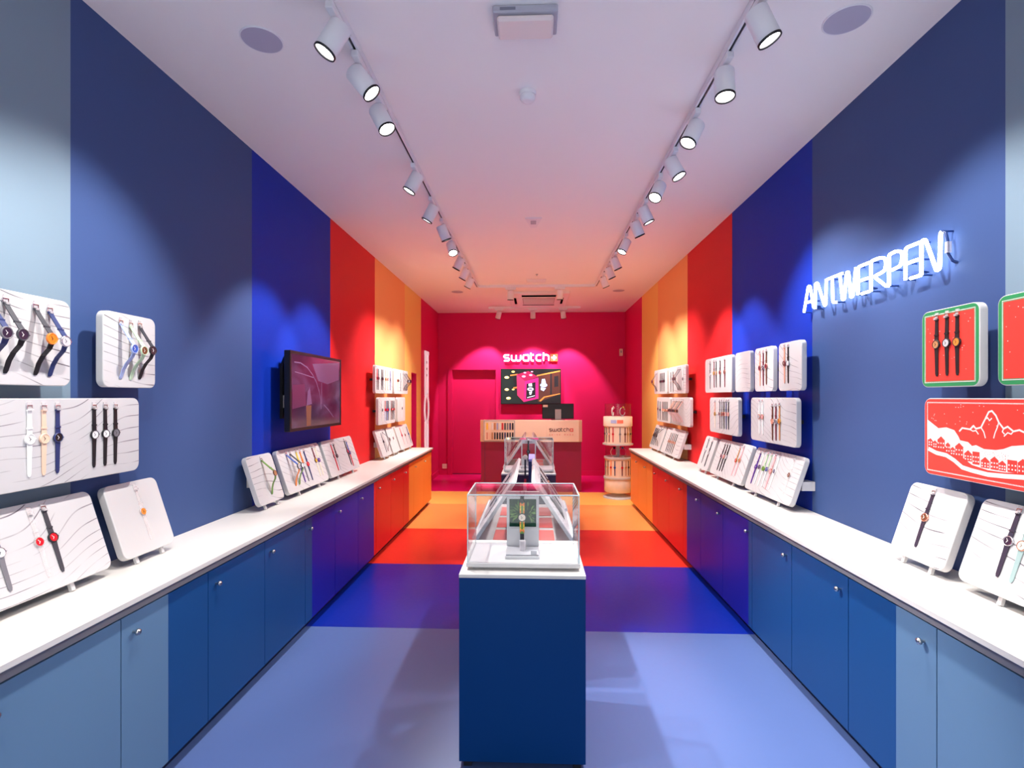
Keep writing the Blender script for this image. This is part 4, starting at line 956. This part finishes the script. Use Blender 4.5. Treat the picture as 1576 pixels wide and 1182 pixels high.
# ------------------------------------------------------------------ centre aisle: pedestals, glass cases, tented boards
def pedestal(y, body, label):
    r = thing('pedestal', label, 'pedestal', (-0.0455, y + 0.255, 0), 'pedestals in the centre aisle')
    MB().box(-0.2545, 0.2545, -0.255, 0.255, 0.03, 0.7695).obj('body', body, r)
    MB().box(-0.2555, 0.2555, -0.256, 0.256, 0.77, TOPZ, bev=0.0015).obj('top', WORKTOP, r)
    for sx_ in (-1, 1):
        for sy_ in (-1, 1): MB().box(sx_ * 0.222 - 0.016, sx_ * 0.222 + 0.016, sy_ * 0.222 - 0.016, sy_ * 0.222 + 0.016, 0, 0.0298).obj('foot', DARKSLOT, r)
def vitrine(y, label, ydepth=0.30):
    r = thing('glass_case', label, 'display case', (-0.0425, y, TOPZ), 'glass cases in the centre aisle')
    hx, d, z0, z1, t = 0.2295, ydepth, 0.030, 0.310, 0.005
    b = MB().box(-hx + 0.02, hx - 0.02, 0.02, d - 0.02, 0.0, 0.012)
    b.obj('foot', GREYTRIM, r)
    MB().box(-hx - 0.006, hx + 0.006, -0.006, d + 0.006, 0.012, z0, bev=0.002).obj('base', WHITE, r)
    P_ = {'front': (-hx, hx, 0, t, z0, z1 - t), 'back': (-hx, hx, d - t, d, z0, z1 - t), 'left': (-hx, -hx + t, t, d - t, z0, z1 - t), 'right': (hx - t, hx, t, d - t, z0, z1 - t), 'top': (-hx, hx, 0, d, z1 - t, z1)}
    for k, v in P_.items(): MB().box(*v).obj('pane', GLASS, r)
    e = 0.0022; b = MB()
    for x in (-hx, hx):
        for yy in (0, d): b.box(x - e, x + e, yy - e, yy + e, z0, z1)
        b.box(x - e, x + e, e, d - e, z1 - e, z1 + e)
    for yy in (0, d): b.box(-hx + e, hx - e, yy - e, yy + e, z1 - e, z1 + e)
    b.obj('glass_edge', GEDGE, r)
def watch_stand(y, card, label, pattern=None, strap=None):
    x0 = -0.0475; zb = TOPZ + 0.0302
    r = thing('watch_stand', label, 'watch stand', (x0, y, zb), 'watch stands in the glass cases')
    MB().box(-0.072, 0.072, 0.05, 0.215, 0, 0.012, bev=0.001).obj('base', WHITE, r)
    MB().box(-0.069, 0.069, 0.055, 0.205, 0.0122, 0.018).obj('base_plate', GREYTRIM, r)
    MB().box(-0.072, 0.072, 0.185, 0.197, 0.0182, 0.262, bev=0.001).obj('back_plate', WHITE, r)
    MB().box(-0.060, 0.060, 0.1825, 0.1848, 0.105, 0.228).obj('picture_card', card, r)
    Mh = frame((0, 0.1845, 0), (1, 0, 0), (0, 0, 1), (0, -1, 0))
    for bb in lettering('swatch', -0.032, 0.032, 0.240, 0.0098, 0.0018, 0.0, 0.0006):
        bb.v = [tuple(Mh @ Vector(p)) for p in bb.v]; bb.obj('letter', mat('letter_grey', (110, 104, 112), 0.5), r)
    if pattern:
        rnd = random.Random(11); b = MB()
        for k in range(46):
            sgn = -1 if k % 2 else 1; a = math.radians(rnd.uniform(-60, 80)); rr = rnd.uniform(0.018, 0.05)
            x = sgn * min(0.055, 0.012 + abs(rr * math.cos(a))); yv = 0.165 + rr * math.sin(a) * 0.9; yv = min(max(yv, 0.112), 0.22); L_ = rnd.uniform(0.006, 0.015); an = a + rnd.uniform(-.5, .5)
            dx, dy = sgn * math.cos(an) * L_, math.sin(an) * L_
            pts = [(x - dy * .22, yv + dx * .22), (x + dx, yv + dy), (x + dy * .22, yv - dx * .22), (x - dx, yv - dy)]
            pts = [(min(max(p, -.0585), .0585), min(max(q_, .107), .226)) for p, q_ in pts]
            b.poly(pts, 0.0026, 0.0032, M=Mh)
        b.obj('leaf_print', pattern, r)
    # acrylic watch holder
    MB().lathe([(0.014, 0.018), (0.014, 0.06)], 20, M=Matrix.Translation((0, 0.12, 0))).obj('holder', CLIPM, r)
    MB().box(0.036, 0.062, 0.058, 0.062, 0.0182, 0.034).obj('price_tag', WHITE, r)
pedestal(2.114, PED, 'dark blue front pedestal with white top carrying the nearest glass case')
vitrine(2.17, 'clear glass case with green watch card on the front pedestal')
LEAFG = mat('card_leaf_green', (104, 150, 76), 0.5, spec=0.15)
watch_stand(2.17, mat('card_dark_green', (8, 58, 42), 0.5, spec=0.15), 'white watch stand with dark green leaf card in the front glass case', LEAFG)
Mw = frame((-0.050, 2.325, 0.968), (1, 0, 0), (0, 0.10, 0.995), (0, -0.995, 0.10))
def show_watch(M, label):
    r = thing('wrist_watch', label, 'watch', M, None)
    d = watch_meshes('flat')
    up = MB().ribbon([(0.016, 0, 0.011), (0.04, 0.0, 0.0105), (0.062, 0, 0.0095)], 0.003).obj('strap', sm('green'), r)
    MB().ribbon([(0.062, 0, 0.009), (0.10, 0, 0.0085)], 0.003).obj('strap_end', sm('black'), r)
    MB().ribbon([(-0.016, 0, 0.011), (-0.045, 0, 0.0105), (-0.07, 0, 0.0095)], 0.003).obj('strap', sm('green'), r)
    MB().ribbon([(-0.07, 0, 0.009), (-0.115, -0.012, 0.0085), (-0.122, -0.014, 0.005)], 0.003).obj('strap_end', sm('black'), r)
    b = MB(); b2 = MB()
    for s in (-1, 1):
        for k, y in enumerate((0.024, 0.036, 0.05, 0.058)):
            for x in (-0.0075, 0.0075): (b if (k % 3) else b2).box(x - 0.003, x + 0.003, s * y - 0.006, s * y + 0.006, 0.003, 0.0042)
        b2.box(-0.008, 0.008, s * 0.055 - 0.004, s * 0.055 + 0.004, 0.0042, 0.0048)
    b.obj('yellow_blossom', sm('yellow'), r); b2.obj('orange_blossom', sm('orange'), r)
    shared('case', d['case'], [cm('black')], r); dl = shared('dial', d['dial'], [dm('cream')], r); shared('hands', d['hands'], [cm('black')], dl); shared('crown', d['crown'], [cm('black')], r); shared('buckle', d['buckle'], [cm('black')], r)
show_watch(Mw, 'flowery green, yellow and orange watch standing before the green card in front case')
pedestal(4.914, PURPLE, 'dark purple pedestal with white top farther back in the centre aisle')
vitrine(4.97, 'clear glass case with red card on the farther pedestal')
watch_stand(4.97, mat('card_red', (190, 40, 52), 0.45), 'white watch stand with red card in the farther glass case')
make_watch(frame((-0.050, 5.125, 0.968), (1, 0, 0), (0, 0.10, 0.995), (0, -0.995, 0.10)), 'flat', 'black', 'dark', 'black', 'black strap watch standing before the red card in farther case', None, True, clip=False)

def tent(y0, y1, nr, label, tab_label, sp_left, sp_right, which):
    # table
    t = thing('display_table', tab_label, 'table', (-0.05, (y0 + y1) / 2, 0), 'display tables in the centre aisle')
    L_ = (y1 - y0) / 2
    MB().box(-0.235, 0.235, -L_, L_, 0.03, 0.70).obj('body', PED if which == 'near' else PURPLE, t)
    MB().box(-0.265, 0.265, -L_ - 0.02, L_ + 0.02, 0.7005, 0.722, bev=0.002).obj('top', WHITE, t)
    for k in range(3):
        a = -L_ + 0.06 + k * (2 * L_ - 0.1) / 3
        MB().box(-0.17, 0.165, a, a + (2 * L_ - 0.1) / 3 - 0.06, 0.7222, 0.7245).obj('coral_inlay', mat('coral_inlay', (240, 110, 104), 0.4), t)
    for sx_ in (-1, 1):
        for sy_ in (-1, 1): MB().box(sx_ * 0.2 - 0.016, sx_ * 0.2 + 0.016, sy_ * (L_ - 0.05) - 0.016, sy_ * (L_ - 0.05) + 0.016, 0, 0.0298).obj('foot', DARKSLOT, t)
    hgt = 0.386
    for side, parts, sp in ((-1, 1, sp_left), (1, nr, sp_right)):
        ys = [y0, y1] if parts == 1 else [y0, y0 + 0.70, y1]
        for j in range(parts):
            a, c = ys[j], ys[j + 1] - (0.03 if j < parts - 1 else 0)
            xb = -0.05 + side * 0.268; xt = -0.05 + side * 0.054
            up = Vector((xt - xb, 0, 1.065 - 0.743)).normalized(); n = Vector((side * up.z, 0, -side * up.x)); n = n if n.z > 0 else -n
            u = Vector((0, -side * -1, 0)); u = up.cross(n)
            o = (xb, a if u.y > 0 else c, 0.743)
            M = frame(o, u, up, n)
            nm = ('left' if side < 0 else 'right')
            extra = '' if parts == 1 else (', nearer one' if j == 0 else ', farther one')
            r = thing('display_board', f'white {nm} sloping board of the {which} centre tent{extra}', 'display board', M, 'tented boards in the centre aisle')
            MB().rrprism(c - a, hgt, 0.03, 0.02, 0, 1, M=Matrix.Translation((0, 0, -0.02))).obj('panel', [WHITE, LINE_C], r)
            MB().box(0.03, c - a - 0.03, 0.0, 0.02, 0.0005, 0.012).obj('lip', WHITE, r)
            mine = [s for s in sp if a <= s[0] <= c]
            L2 = sorted(mine, key=lambda s: s[0])
            for i, s in enumerate(L2):
                uu = (s[0] - a) if u.y > 0 else (c - s[0])
                make_watch(M @ Matrix.Translation((uu, 0.21, 0.0006)), 'flat', s[1], s[2], s[3], f'{s[1]} watch, {s[2]} dial, {ORD[i]} from camera, {which} tent {nm} board{extra}', f'watches on the {which} tent', True, clip=False)
tent(2.76, 3.80, 2, '', 'white topped table with coral inlays under the near tent of boards',
     [(2.98, 'grey', 'silver', 'silver'), (3.30, 'black', 'navy', 'dark'), (3.36, 'navy', 'white', 'dark')],
     [(2.98, 'black', 'dark', 'black'), (3.04, 'dark', 'white', 'silver'), (3.10, 'black', 'dark', 'silver'), (3.18, 'dark grey', 'rose', 'rose'), (3.30, 'black', 'white', 'silver'), (3.36, 'dark', 'silver', 'silver'), (3.58, 'brown', 'rose', 'rose'), (3.64, 'black', 'dark', 'black')], 'near')
tent(5.56, 6.60, 1, '', 'white topped table with coral inlays under the far tent of boards',
     [(5.80, 'grey', 'silver', 'silver'), (6.1, 'black', 'dark', 'black')], [(5.8, 'brown', 'rose', 'rose'), (5.9, 'black', 'dark', 'black'), (6.2, 'dark', 'silver', 'silver')], 'far')
# tall blue box and the red watch standing between the two display groups
bx = thing('packaging_box', 'tall dark blue box with lilac top standing behind the near tent', 'box', (-0.014, 4.35, 0))
MB().box(-0.027, 0.027, -0.05, 0.35, 0.0, 0.972, bev=0.003).obj('body', mat('box_navy', (22, 40, 98), 0.45), bx)
MB().box(-0.027, 0.027, -0.05, 0.35, 0.9722, 0.992, bev=0.003).obj('lid', mat('box_lilac', (150, 146, 214), 0.45), bx)
ps = thing('upright_watch', 'slim red and dark strap watch with cream head on upright stand behind near tent', 'watch', (-0.066, 4.25, 0))
MB().box(-0.016, 0.016, -0.006, 0.006, 0.0, 0.50).obj('stand', mat('stand_plum', (120, 14, 60), 0.45), ps)
MB().box(-0.009, 0.009, -0.009, -0.0062, 0.45, 0.84).obj('lower_strap', sm('red'), ps)
MB().box(-0.007, 0.007, -0.006, 0.0, 0.8402, 1.0).obj('upper_strap', sm('dark'), ps)
MB().lathe([(0.018, 0), (0.020, 0.004), (0.018, 0.01), (0.012, 0.0115)], 22, M=frame((0, -0.006, 1.015), (1, 0, 0), (0, 0, 1), (0, -1, 0))).obj('head', CREAMW, ps)
MB().box(-0.016, 0.012, -0.012, -0.0092, 0.70, 0.80).obj('white_tag', WHITE, ps)

# ------------------------------------------------------------------ ceiling: tracks and spotlights
def rail(x0, y0, x1, y1, label):
    d = Vector((x1 - x0, y1 - y0, 0)); L_ = d.length; d.normalize()
    M = frame((x0, y0, H), d, Vector((0, 0, 1)).cross(d), (0, 0, 1))
    r = thing('lighting_track', label, 'lighting track', M, 'ceiling lighting tracks')
    MB().box(0, L_, -0.017, -0.0065, -0.034, -0.0002).box(0, L_, 0.0065, 0.017, -0.034, -0.0002).box(0, L_, -0.0064, 0.0064, -0.010, -0.0002).obj('rail', LAMPW, r)
    MB().box(0, L_, -0.006, 0.006, -0.028, -0.0105).obj('slot', DARKSLOT, r)
XTL, XTR = -0.815, 0.90
rail(XTL, 0.2, XTL, 7.60, 'long white lighting track along left side of ceiling')
rail(XTR, 0.2, XTR, 7.60, 'long white lighting track along right side of ceiling')
rail(XTL + 0.02, 7.618, XTR - 0.02, 7.618, 'short cross lighting track in front of the air conditioner')
rail(-0.80, 9.44, 0.84, 9.44, 'short lighting track close to the magenta rear wall')
LENS = mat('lamp_lens_lit', (255, 250, 246), 0.3, emit=14)
HEAD = {}
def head_meshes():
    if HEAD: return HEAD
    R, L_ = 0.046, 0.135
    HEAD['housing'] = MB().lathe([(0.0005, 0.001), (R * 0.9, 0), (R, -0.006), (R, -L_), (R - 0.003, -L_), (R - 0.005, -L_ + 0.022)], 28, cap0=False, cap1=False).mesh('housing', [LAMPW])
    HEAD['rim'] = MB().lathe([(R + 0.0006, -L_ + 0.007), (R + 0.0006, -L_ - 0.002), (R - 0.005, -L_ - 0.002), (R - 0.005, -L_ + 0.004)], 28, cap0=False, cap1=False).mesh('rim', [BLACK])
    HEAD['lens'] = MB().lathe([(0.0001, -L_ + 0.010), (R - 0.0052, -L_ + 0.010)], 28, cap0=False, cap1=False, smooth=False).mesh('lens', [LENS])
    HEAD['adapter'] = MB().box(-0.016, 0.016, -0.075, 0.075, -0.066, -0.036, bev=0.003).mesh('adapter', [LAMPW])
    return HEAD
NSP = {}
def spot(xt, y, aim, power, where, cone=58, blend=0.45, color=(1, 0.955, 0.905), xaxis=False, radius=0.035):
    h = head_meshes()
    NSP[where] = NSP.get(where, 0) + 1
    out = y < 2.0 and 'side' in where
    r = thing('track_spotlight', (f'white cylinder spotlight, {ORD[NSP[where]-1]} from camera on the {where} track' if not xaxis else f'white cylinder spotlight, {ORD[NSP[where]-1]} from left on the {where} track'), 'spotlight', Matrix.Translation((xt, y, H)), 'track spotlights')
    a = link('adapter', h['adapter'], r)
    if xaxis: a.matrix_local = Matrix.Rotation(math.pi / 2, 4, 'Z')
    piv = Vector((0, 0.0, -0.125))
    MB().tube([(0, 0, -0.066), (0, 0, -0.10), tuple(piv)], 0.009, 10).obj('stem', LAMPW, r)
    d = (Vector(aim) - (Vector((xt, y, H)) + piv)).normalized()
    z = -d; ref = Vector((0, 1, 0)) if abs(z.y) < 0.95 else Vector((1, 0, 0)); x = ref.cross(z).normalized(); yv = z.cross(x)
    M = frame(piv - d * 0.045, x, yv, z)
    hs = link('housing', h['housing'], r); hs.matrix_local = M
    link('rim', h['rim'], hs); link('lens', h['lens'], hs)
    ld = bpy.data.lights.new('spot_lamp', 'SPOT'); ld.energy = power; ld.spot_size = math.radians(cone); ld.spot_blend = blend; ld.shadow_soft_size = radius; ld.color = color
    lo = bpy.data.objects.new('spot_lamp', ld); COL.objects.link(lo); lo.parent = hs; lo.matrix_local = Matrix.Translation((0, 0, -0.142))
WL, WR, WT = WALL_W, WALL_W, TABLE_W
LW = lambda y, z=1.12: (XL, y, z)
RW = lambda y, z=1.12: (XR, y, z)
# the left track, near to far: (y, aim, power, cone, blend)
W1, W2, W3 = (82, 0.7), (60, 0.5), (80, 0.8)      # wide and narrow lamp lenses
T1 = (56, 0.5)
FAR = 0.92
for y, aim, p, (c, bl) in ((0.55, LW(0.6), WL * .6, W1), (1.25, LW(1.35), WL * .65, W1), (1.72, (-0.05, 2.3, 0.95), WT * .4, (26, 0.6)), (2.14, LW(1.9), WL, W1), (2.44, (1.35, 2.65, 0.35), WT * 1.5, (48, 0.6)), (2.77, (0.75, 2.3, 0.0), WT * 1.8, (46, 0.5)),
                  (3.60, LW(3.45), WL, W2), (4.20, LW(4.3), WL, W2), (4.70, (-0.03, 5.25, 0.95), WT, T1), (5.21, (-0.1, 3.9, 0.6), WT, T1), (5.80, LW(5.95), WL * FAR, W3), (6.30, LW(6.5), WL * FAR, W3), (6.77, LW(7.2), WL * FAR, W3)):
    spot(XTL, y, aim, p, 'left', c, bl)
for y, aim, p, (c, bl) in ((0.55, RW(0.6), WR * .6, W1), (1.25, RW(1.35), WR * .5, W1), (1.72, (-0.9, 1.2, 0.4), WT * .25, T1), (2.13, RW(2.05), WR * .85, W1), (2.52, (0.85, 2.1, 0.0), WT, T1), (2.99, (-0.45, 2.5, 0.3), WT * .5, T1),
                  (3.44, RW(3.05), WR * 1.15, W1), (3.83, (-0.3, 2.6, 0.4), WT * 1.1, T1), (4.31, RW(4.3), WR, W2), (4.66, RW(4.95), WR, W2), (5.20, (-0.5, 4.6, 0.0), WT, T1), (5.86, RW(6.0), WR * .72, W3), (6.30, RW(6.45), WR * .72, W3), (6.80, RW(7.2), WR * .8, W3)):
    spot(XTR, y, aim, p, 'right', c, bl)
spot(-0.33, 7.618, (-0.4, 8.0, 0.3), DESK_W, 'cross', xaxis=True); spot(0.38, 7.618, (0.4, 8.0, 0.3), DESK_W, 'cross', xaxis=True)
spot(-0.62, 9.44, (-1.05, 10.1, 1.6), BACK_W, 'rear', xaxis=True); spot(-0.01, 9.44, (0.0, 10.1, 1.6), BACK_W, 'rear', xaxis=True); spot(0.53, 9.44, (0.75, 10.1, 1.5), BACK_W, 'rear', xaxis=True)

# ------------------------------------------------------------------ other ceiling fittings
def disc(x, y, r, label):
    t = thing('ceiling_speaker', label, 'speaker', Matrix.Translation((x, y, H)), 'round ceiling speakers')
    MB().lathe([(r, -0.0002), (r, -0.004), (r - 0.004, -0.006), (r - 0.006, -0.0045)], 40, cap0=False, cap1=False).obj('rim', LAMPW, t)
    MB().lathe([(r - 0.006, -0.0045), (0.0005, -0.0046)], 40, cap0=False, cap1=False, smooth=False).obj('grille', mat('speaker_grille', (178, 176, 198), 0.6), t)
disc(-1.23, 2.338, 0.092, 'round flat ceiling speaker at top left of picture')
disc(1.343, 2.315, 0.094, 'round flat ceiling speaker at top right of picture')
disc(-1.169, 8.06, 0.094, 'round flat ceiling speaker left of the air conditioner')
disc(1.293, 8.06, 0.094, 'round flat ceiling speaker right of the air conditioner')
t = thing('smoke_detector', 'round white smoke detector on the middle of the ceiling', 'smoke detector', Matrix.Translation((-0.031, 2.80, H)))
MB().lathe([(0.046, -0.0002), (0.046, -0.018), (0.043, -0.020)], 32).obj('base', LAMPW, t)
MB().lathe([(0.040, -0.0202), (0.041, -0.034), (0.034, -0.046), (0.02, -0.049)], 32).obj('cover', LAMPW, t)
MB().lathe([(0.003, -0.0492), (0.003, -0.0502)], 8, M=Matrix.Translation((-0.014, -0.012, 0.006))).obj('indicator', BLACK, t)
t = thing('emergency_light', 'white box shaped emergency light at top centre of the ceiling', 'emergency light', Matrix.Translation((-0.034, 2.245, H)))
MB().box(-0.135, 0.135, -0.075, 0.075, -0.03, -0.0002, bev=0.004).obj('housing', mat('fitting_grey', (176, 176, 190), 0.5), t)
MB().box(-0.118, 0.118, -0.062, 0.066, -0.055, -0.0302, bev=0.008).obj('diffuser', mat('diffuser_milky', (236, 222, 222), 0.25), t)
MB().box(-0.105, -0.04, -0.0762, -0.0752, -0.022, -0.010).obj('rating_print', mat('print_grey', (120, 122, 140), 0.5), t)
t = thing('motion_sensor', 'small white triangular motion sensor on the middle of the ceiling', 'sensor', Matrix.Translation((0.0, 4.84, H)))
MB().poly([(-0.075, -0.085), (0.075, -0.085), (0.028, 0.17), (-0.028, 0.17)], -0.010, -0.0002).obj('body', LAMPW, t)
MB().box(-0.026, 0.026, -0.03, 0.06, -0.016, -0.0102, bev=0.003).obj('lens', mat('fitting_grey', (176, 176, 190)), t)
t = thing('air_vent', 'flat pinkish slot vent in the ceiling before the air conditioner', 'vent', Matrix.Translation((0.04, 7.32, H)))
MB().box(-0.135, 0.135, -0.085, 0.085, -0.012, -0.0002, bev=0.003).obj('frame', LAMPW, t)
for k in range(3): MB().box(-0.12, 0.12, -0.05 + k * 0.045, -0.03 + k * 0.045, -0.016, -0.0122).obj('slat', LAMPW, t)
t = thing('sprinkler_head', 'tiny dark sprinkler head dot in the ceiling before the slot vent', 'sprinkler', Matrix.Translation((0.045, 6.95, H)))
MB().lathe([(0.018, -0.0002), (0.016, -0.006), (0.006, -0.009), (0.005, -0.02), (0.012, -0.022)], 14).obj('body', GREYTRIM, t)
ac = thing('air_conditioner', 'square white cassette air conditioner in the ceiling before the desk', 'air conditioner', Matrix.Translation((0.085, 8.70, H)))
A = 0.475
MB().box(-A, A, -A - 0.14, A + 0.14, -0.035, -0.0002, bev=0.006).obj('fascia', LAMPW, ac)
MB().box(-0.26, 0.26, -0.25, 0.25, -0.042, -0.0352, bev=0.002).obj('intake_grille', mat('grille_mauve', (180, 156, 162), 0.6), ac)
for k in range(9): MB().box(-0.25, 0.25, -0.235 + k * 0.053, -0.225 + k * 0.053, -0.046, -0.0422).obj('grille_bar', LAMPW, ac)
for x0, x1, y0, y1 in ((-0.27, 0.27, -0.50, -0.36), (-0.27, 0.27, 0.345, 0.40), (-0.40, -0.36, -0.27, 0.27), (0.36, 0.40, -0.27, 0.27)):
    MB().box(x0, x1, y0, y1, -0.0362, -0.0352).obj('air_slot', mat('matt_black', (10, 10, 12), 0.9, spec=0.0), ac)
for x0, x1, y0, y1 in ((-0.27, 0.27, -0.345, -0.30), (-0.36, -0.32, -0.27, 0.27), (0.32, 0.36, -0.27, 0.27)):
    MB().box(x0, x1, y0, y1, -0.045, -0.0352, bev=0.002).obj('louvre', LAMPW, ac)
